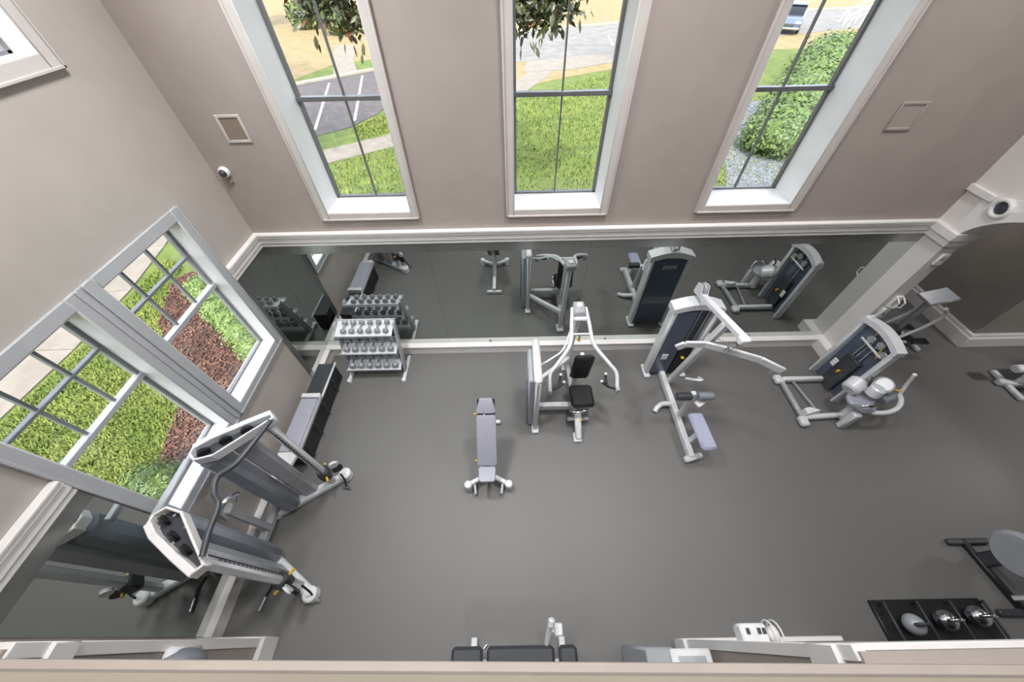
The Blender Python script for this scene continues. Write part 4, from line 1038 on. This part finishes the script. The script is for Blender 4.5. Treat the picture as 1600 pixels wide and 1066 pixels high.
# front path made of slabs
fp = sroot('front_path', 'concrete slab path crossing the front lawn', 'path')
ctr = [(-13.2, 10.2), (-10.6, 11.7), (-8.6, 12.6), (-6.85, 13.55), (-4.65, 14.95), (-2.8, 16.6), (-1.2, 18.6), (0.2, 20.9), (1.3, 23.2), (2.2, 25.2)]
def slabs(root, ctr, w, gap=0.02):
    for i in range(len(ctr) - 1):
        p, q = Vector(ctr[i] + (0,)), Vector(ctr[i + 1] + (0,))
        def nrm(k):
            a = Vector(ctr[max(k - 1, 0)] + (0,)); c = Vector(ctr[min(k + 1, len(ctr) - 1)] + (0,)); d = (c - a).normalized(); return Vector((-d.y, d.x, 0))
        d = (q - p).normalized() * gap / 2
        n0, n1 = nrm(i) * w / 2, nrm(i + 1) * w / 2
        b = MB(); b.prism([(v.x, v.y, GZ - 0.03) for v in (p + d + n0, q - d + n1, q - d - n1, p + d - n0)], (0, 0, 0.055)); b.build('slab', 'concrete', root)
slabs(fp, ctr, 1.25)
sp = sroot('side_path', 'concrete slab path beyond the side lawn', 'path')
slabs(sp, [(-9.95, -2.6), (-9.9, -0.8), (-9.85, 1.0), (-9.75, 2.8), (-9.7, 4.5), (-9.8, 6.2), (-10.1, 7.9), (-10.6, 9.6)], 1.75)

# mulch bed and gravel
bed = [(-3.83, 1.0), (-5.50, 1.1), (-5.62, 2.2), (-5.85, 3.1), (-6.55, 4.2), (-7.55, 5.2), (-8.1, 6.6), (-7.5, 7.4), (-6.0, 6.4), (-3.83, 5.4)]
ground('mulch_bed', bed, GZ + 0.03, 0.06, 'soil', 'brown mulch bed beside the left windows', 'mulch')
def scatter_poly(poly, n, fn):
    xs = [p[0] for p in poly]; ys = [p[1] for p in poly]; k = 0
    while k < n:
        x, y = random.uniform(min(xs), max(xs)), random.uniform(min(ys), max(ys))
        if in_poly(x, y, poly): fn(x, y); k += 1
b = MB()
def chip(x, y):
    a = random.uniform(0, math.pi); l, w = random.uniform(.03, .075), random.uniform(.012, .026)
    rot = Matrix.Rotation(a, 3, 'Z') @ Matrix.Rotation(random.uniform(-.5, .5), 3, 'X') @ Matrix.Rotation(random.uniform(-.5, .5), 3, 'Y')
    b.box((x, y, GZ + 0.04 + random.uniform(0, .02)), (l, w, 0.012), 0, rot)
scatter_poly(bed, 6500, chip)
tag(b.build('mulch_chips', 'chip'), 'reddish brown bark chips covering the mulch bed', 'mulch', kind='stuff')
gpoly = [(5.0, 6.0), (9.5, 6.0), (13.5, 17.8), (12.8, 19.2), (10.6, 18.4), (7.5, 12.5)]
ground('gravel_bed', gpoly, GZ + 0.02, 0.05, 'gravel', 'grey gravel bed outside the window by the lat machine', 'gravel')
b = MB()
def peb(x, y):
    r_ = random.uniform(.03, .07); rot = Matrix.Rotation(random.uniform(0, 3), 3, 'Z') @ Matrix.Rotation(random.uniform(-.6, .6), 3, 'X')
    b.box((x, y, GZ + 0.03), (r_ * 1.4, r_, r_ * .7), r_ * .2, rot)
scatter_poly(gpoly, 2600, peb)
tag(b.build('gravel_stones', 'gravel'), 'loose grey stones lying on the gravel bed', 'gravel', kind='stuff')
# grass blades
side_lawn = [(-8.8, -0.5), (-8.75, 4.8), (-8.85, 7.5), (-8.2, 7.2), (-8.1, 6.6), (-7.55, 5.2), (-6.55, 4.2), (-5.85, 3.1), (-5.62, 2.2), (-5.50, 1.1), (-5.2, -0.5)]
b = MB()
def blade(x, y, h=0.07, w=0.014):
    a = random.uniform(0, 6.28); l = random.uniform(.5, 1.0) * h; t_ = random.uniform(.2, .9) * h
    ca, sa = math.cos(a), math.sin(a)
    b.add([(x - sa * w, y + ca * w, GZ), (x + sa * w, y - ca * w, GZ), (x + ca * t_, y + sa * t_, GZ + l)], [(0, 1, 2)])
scatter_poly(side_lawn, 26000, lambda x, y: blade(x, y))
tag(b.build('grass_blades', 'grass1'), 'short bright grass of the side lawn outside the left windows', 'grass', kind='stuff')
front_lawn = [(-6.0, 6.0), (9.0, 6.0), (10.6, 18.6), (16.0, 28.0), (6.0, 24.6), (0.6, 19.8), (-1.6, 17.0), (-3.6, 15.0), (-6.6, 12.8)]
b = MB()
scatter_poly(front_lawn, 30000, lambda x, y: blade(x, y, 0.11, 0.022))
isl = [(-5.9, 15.2), (-4.2, 16.4), (-2.4, 18.4), (-4.4, 21.0), (-5.3, 19.6), (-5.8, 17.9), (-6.5, 16.4)]
scatter_poly(isl, 5000, lambda x, y: blade(x, y, 0.11, 0.022))
tag(b.build('grass_blades', 'grass1'), 'short bright grass of the front lawn outside the tall windows', 'grass', kind='stuff')

# foliage
def leaf(b, p, nrm_, size, asp=0.45, bend=0.15):
    n_ = Vector(nrm_).normalized(); u = n_.orthogonal().normalized()
    u = (Matrix.Rotation(random.uniform(0, 6.28), 3, n_) @ u); v = n_.cross(u)
    p = Vector(p); L = size; W = size * asp
    b.add([p - u * L * .5, p + v * W * .5 - n_ * bend * W, p + u * L * .5, p - v * W * .5 - n_ * bend * W], [(0, 1, 2), (0, 2, 3)])
def crown(b, c, rad, n, size, shell=0.55, asp=0.45):
    for _ in range(n):
        d = Vector((random.gauss(0, 1), random.gauss(0, 1), random.gauss(0, 1))).normalized()
        k = (shell + (1 - shell) * random.random()) * random.uniform(.92, 1.06)
        p = Vector(c) + Vector((d.x * rad[0], d.y * rad[1], d.z * rad[2])) * k
        if p.z < GZ + 0.02: continue
        leaf(b, p, d + Vector((random.uniform(-.7, .7), random.uniform(-.7, .7), random.uniform(-.2, .9))), size * random.uniform(.7, 1.2), asp)
def shrub(c, rad, n, size, mt, lab, group=None):
    t = thing('shrub', lab, 'shrub', (c[0], c[1], GZ), group)
    b = MB()
    for k in range(5):
        a = k * 1.257; b.tube([(c[0], c[1], GZ - 0.02), (c[0] + rad[0] * .25 * math.cos(a), c[1] + rad[1] * .25 * math.sin(a), c[2]), (c[0] + rad[0] * .5 * math.cos(a), c[1] + rad[1] * .5 * math.sin(a), c[2] + rad[2] * .5)], 0.02, 6, seg=3)
    b.build('stem', 'bark', t)
    b = MB(); crown(b, c, rad, n, size); o = b.build('foliage', mt, t); o['kind'] = 'stuff'
    b = MB(); b.ball(c, (rad[0] * .72, rad[1] * .72, rad[2] * .72), 14, 8); 
    o = b.build('inner_foliage', mt, t); o['kind'] = 'stuff'
random.seed(11)
shrub((-5.22, 1.72, 0.10), (0.44, 0.42, 0.30), 2600, 0.06, 'leafA', 'round green shrub on the mulch bed edge outside the window behind the cable towers')
hl = 'yellow-green hedge shrub in the row outside the corner sash window'
for i in range(6):
    u = i / 5.0
    shrub((-7.0 + 2.0 * u, 6.05 - 1.72 * u, 0.08), (0.36, 0.36, 0.30), 1300, 0.065, 'leafB', hl, 'hedge row outside the corner window')
hl2 = 'dense green hedge shrub in the row outside the window over the lat machine'
for i in range(7):
    u = i / 8.0
    x, y = 9.4 + 13.0 * u ** 1.25, 13.2 + 16.2 * u ** 1.25
    r_ = 1.05 + 0.9 * u
    shrub((x, y, 0.35 + 0.15 * u), (r_ * 1.2, r_ * 1.1, 0.75 + 0.3 * u), 2600, 0.17 + 0.10 * u, 'leafA', hl2, 'hedge row beyond the gravel bed')

shrub((-17.1, 40.4, 0.8), (1.5, 1.5, 1.2), 1500, 0.34, 'leafO', 'big pale bush on the sun-toned grass behind the parking kerb')
shrub((-13.4, 37.6, 0.7), (1.5, 1.5, 1.0), 1200, 0.30, 'leafO', 'smaller pale bush beside the young oak on the sun-toned grass')

def limb(b, p, q, r0, r1):
    p, q = Vector(p), Vector(q); mid = (p + q) / 2 + Vector((random.uniform(-.1, .1), random.uniform(-.1, .1), 0.12)) * (q - p).length * .5
    b.tube([p, mid, q], r0, 7, seg=4, r1=r1)
# magnolia close to the wall; its low boughs hang in front of two windows
mg = thing('magnolia_tree', 'magnolia with large glossy leaves hanging outside the first two tall windows', 'tree', (-1.4, 10.2, GZ))
b = MB(); b.tube([(-1.4, 10.2, GZ - 0.1), (-1.38, 10.15, 2.0), (-1.45, 10.2, 4.2), (-1.35, 10.1, 7.5)], 0.22, 10, r1=0.08); b.build('trunk', 'bark', mg)
tips = [(0.25, 9.5, 4.05), (0.75, 9.4, 3.95), (0.55, 9.9, 4.35), (1.35, 9.6, 4.35), (1.7, 9.9, 4.55), (0.95, 9.2, 4.35), (-2.85, 9.4, 3.9), (-3.3, 9.6, 3.95), (-3.7, 9.8, 4.3), (-3.0, 9.9, 4.4), (-3.5, 9.3, 4.35), (-2.5, 9.6, 4.1), (-4.1, 10.0, 4.5), (-3.85, 9.5, 4.1), (0.35, 9.3, 3.9), (1.05, 9.5, 4.05)]
for q in tips:
    b = MB(); limb(b, (-1.4, 10.15, 3.9 + random.uniform(0, 1.0)), q, 0.045, 0.008); b.build('branch', 'bark', mg)
def leafmesh(mt):
    b = MB(); L, W = 0.20, 0.085
    b.add([(0, 0, 0), (L * .3, W * .5, -.012), (L * .7, W * .42, -.016), (L, 0, -.03), (L * .7, -W * .42, -.016), (L * .3, -W * .5, -.012), (L * .5, 0, .004)],
          [(0, 1, 6), (1, 2, 6), (2, 3, 6), (3, 4, 6), (4, 5, 6), (5, 0, 6)])
    return b.mesh('leaf', mt)
lm = [leafmesh('leafM'), leafmesh('leafR')]
rl = Vector((-1.4, 10.2, GZ))
for k in range(286):
    q = Vector(tips[k % len(tips)])
    d = Vector((random.gauss(0, 1), random.gauss(0, 1), random.gauss(0, .8))).normalized()
    p = q + d * random.uniform(0.08, 0.42) * Vector((1, 1, .8)).length * 0.6
    right = q.x < -2
    o = bpy.data.objects.new('leaf', lm[1 if random.random() < (0.30 if right else 0.12) else 0]); COL.objects.link(o); o.parent = mg
    o.location = p - rl
    dirv = (d + Vector((0, 0, -0.35))).normalized()
    o.rotation_euler = (dirv.to_track_quat('X', 'Z').to_matrix() @ Matrix.Rotation(random.uniform(-1, 1), 3, 'X')).to_euler()
    s_ = random.uniform(.8, 1.25); o.scale = (s_, s_, s_)
b = MB()
for q in tips:
    crown(b, Vector(q) + Vector((0, 0.15, 0.22)), (0.50, 0.5, 0.38), 230, 0.17, 0.3, 0.42)
crown(b, (-1.4, 10.3, 6.6), (3.2, 2.4, 2.3), 2600, 0.22, 0.4, 0.42)
o = b.build('foliage', 'leafM', mg); o['kind'] = 'stuff'

def tree(name, lab, x, y, h, cr, cz, n, size, mt, group=None, tr=0.2, shell=0.35):
    t = thing(name, lab, 'tree', (x, y, GZ), group)
    b = MB(); b.tube([(x, y, GZ - 0.1), (x + .05, y, h * .3), (x - .05, y + .1, h * .6), (x, y, h * .85)], tr, 9, r1=tr * .3); b.build('trunk', 'bark', t)
    for k in range(5):
        a = k * 1.257 + .4
        b = MB(); limb(b, (x, y, h * .42 + k * .2), (x + cr[0] * .65 * math.cos(a), y + cr[1] * .65 * math.sin(a), cz + random.uniform(-.3, .5) * cr[2]), tr * .4, 0.02); b.build('branch', 'bark', t)
    b = MB()
    for k in range(12):
        d = Vector((random.gauss(0, 1), random.gauss(0, 1), random.gauss(0, 1))).normalized()
        c = Vector((x, y, cz)) + Vector((d.x * cr[0], d.y * cr[1], d.z * cr[2])) * .62
        crown(b, c, (cr[0] * .5, cr[1] * .5, cr[2] * .45), n // 12, size, shell, .5)
    o = b.build('foliage', mt, t); o['kind'] = 'stuff'
tree('oak_tree', 'spreading oak shading the near edge of the parking bay', -9.0, 11.2, 8.5, (3.4, 3.0, 2.2), 7.2, 1500, 0.30, 'leafO')
tree('oak_tree', 'spreading oak shading the far side of the parking bay', -14.5, 19.0, 9.0, (3.6, 3.2, 2.4), 7.4, 1500, 0.34, 'leafO')
tree('oak_tree', 'pale green oak on the sun-toned grass behind the parking kerb', -21.6, 41.5, 8.0, (3.0, 3.0, 2.0), 5.6, 1800, 0.42, 'leafO', tr=0.35)
tree('oak_tree', 'young oak on the sun-toned grass beside the bright walk', -10.2, 46.0, 6.5, (3.2, 3.0, 1.8), 4.9, 1800, 0.35, 'leafO', tr=0.16)
tree('oak_tree', 'tall oak shading the road behind the apron', 7.8, 21.0, 11.0, (3.8, 3.2, 2.0), 9.6, 1500, 0.34, 'leafO')

# parked car
cx, cy, ca = 21.3, 35.1, R(58)
car = thing('parked_car', 'blue-grey parked car on the road beyond the hedge', 'car', (cx, cy, GZ + 0.03))
cm = Matrix.Rotation(ca, 3, 'Z'); co = Vector((cx, cy, GZ + 0.03))
def cpt(x, y, z): v = cm @ Vector((x, y, z)) + co; return (v.x, v.y, v.z)
def cprism(b, prof, w):
    b.prism([cpt(x, -w / 2, z) for x, z in prof], cm @ Vector((0, w, 0)))
b = MB(); cprism(b, [(-2.25, .30), (-2.30, .62), (-2.1, .80), (-1.0, .92), (1.55, .95), (2.20, .90), (2.28, .45), (2.2, .28)], 1.80); b.build('body', 'carpaint', car)
b = MB(); cprism(b, [(-1.05, .90), (-.35, 1.42), (1.0, 1.46), (1.75, .95)], 1.55); cb = b.build('cabin', 'carglass', car)
b = MB(); cprism(b, [(-.40, 1.42), (-.30, 1.47), (.95, 1.50), (1.05, 1.45)], 1.50); b.build('roof', 'carpaint', cb)
for x in (-1.4, 1.4):
    for y in (-.82, .82):
        b = MB(); b.cyl(cpt(x, y - .1, .33), cpt(x, y + .1, .33), .33, n=20, ch=.03); w_ = b.build('wheel', 'rubber', car)
        b = MB(); s_ = 1 if y > 0 else -1; b.cyl(cpt(x, y + s_ * .09, .33), cpt(x, y + s_ * .108, .33), .2, n=16); b.build('hubcap', 'chrome', w_)
for y in (-.65, .65):
    b = MB(); b.box(cpt(-2.24, y, .68), (.12, .36, .14), .03, cm); b.build('headlight', 'white', car)
b = MB(); b.box(cpt(-2.29, 0, .55), (.06, .9, .16), .02, cm); b.build('grille', 'dark', car)
b = MB(); b.box(cpt(-2.27, 0, .36), (.12, 1.7, .12), .03, cm); b.build('bumper', 'chrome', car)
# white pipe handrail by the road
hr = thing('hand_rail', 'white pipe handrail by the road beyond the hedge', 'railing', (26.5, 35.3, GZ))
for off in (0.0, 1.5):
    b = MB(); b.tube([(25.2 + off * .4, 34.6 + off, 0.05), (25.6 + off * .4, 34.8 + off, 0.75), (27.2 + off * .4, 35.5 + off, 1.15), (29.2 + off * .4, 36.3 + off, 1.20)], 0.032, 8, smooth=False); b.build('top_rail', 'white', hr)
    b = MB(); b.tube([(25.8 + off * .4, 34.9 + off, 0.40), (27.2 + off * .4, 35.5 + off, 0.65), (29.2 + off * .4, 36.3 + off, 0.70)], 0.026, 8, smooth=False); b.build('mid_rail', 'white', hr)
    for x, y, z in ((25.9, 34.95, 0.85), (27.2, 35.5, 1.15), (29.2, 36.3, 1.2)):
        b = MB(); b.cyl((x + off * .4, y + off, GZ), (x + off * .4, y + off, z), 0.032, n=8); b.build('post', 'white', hr)
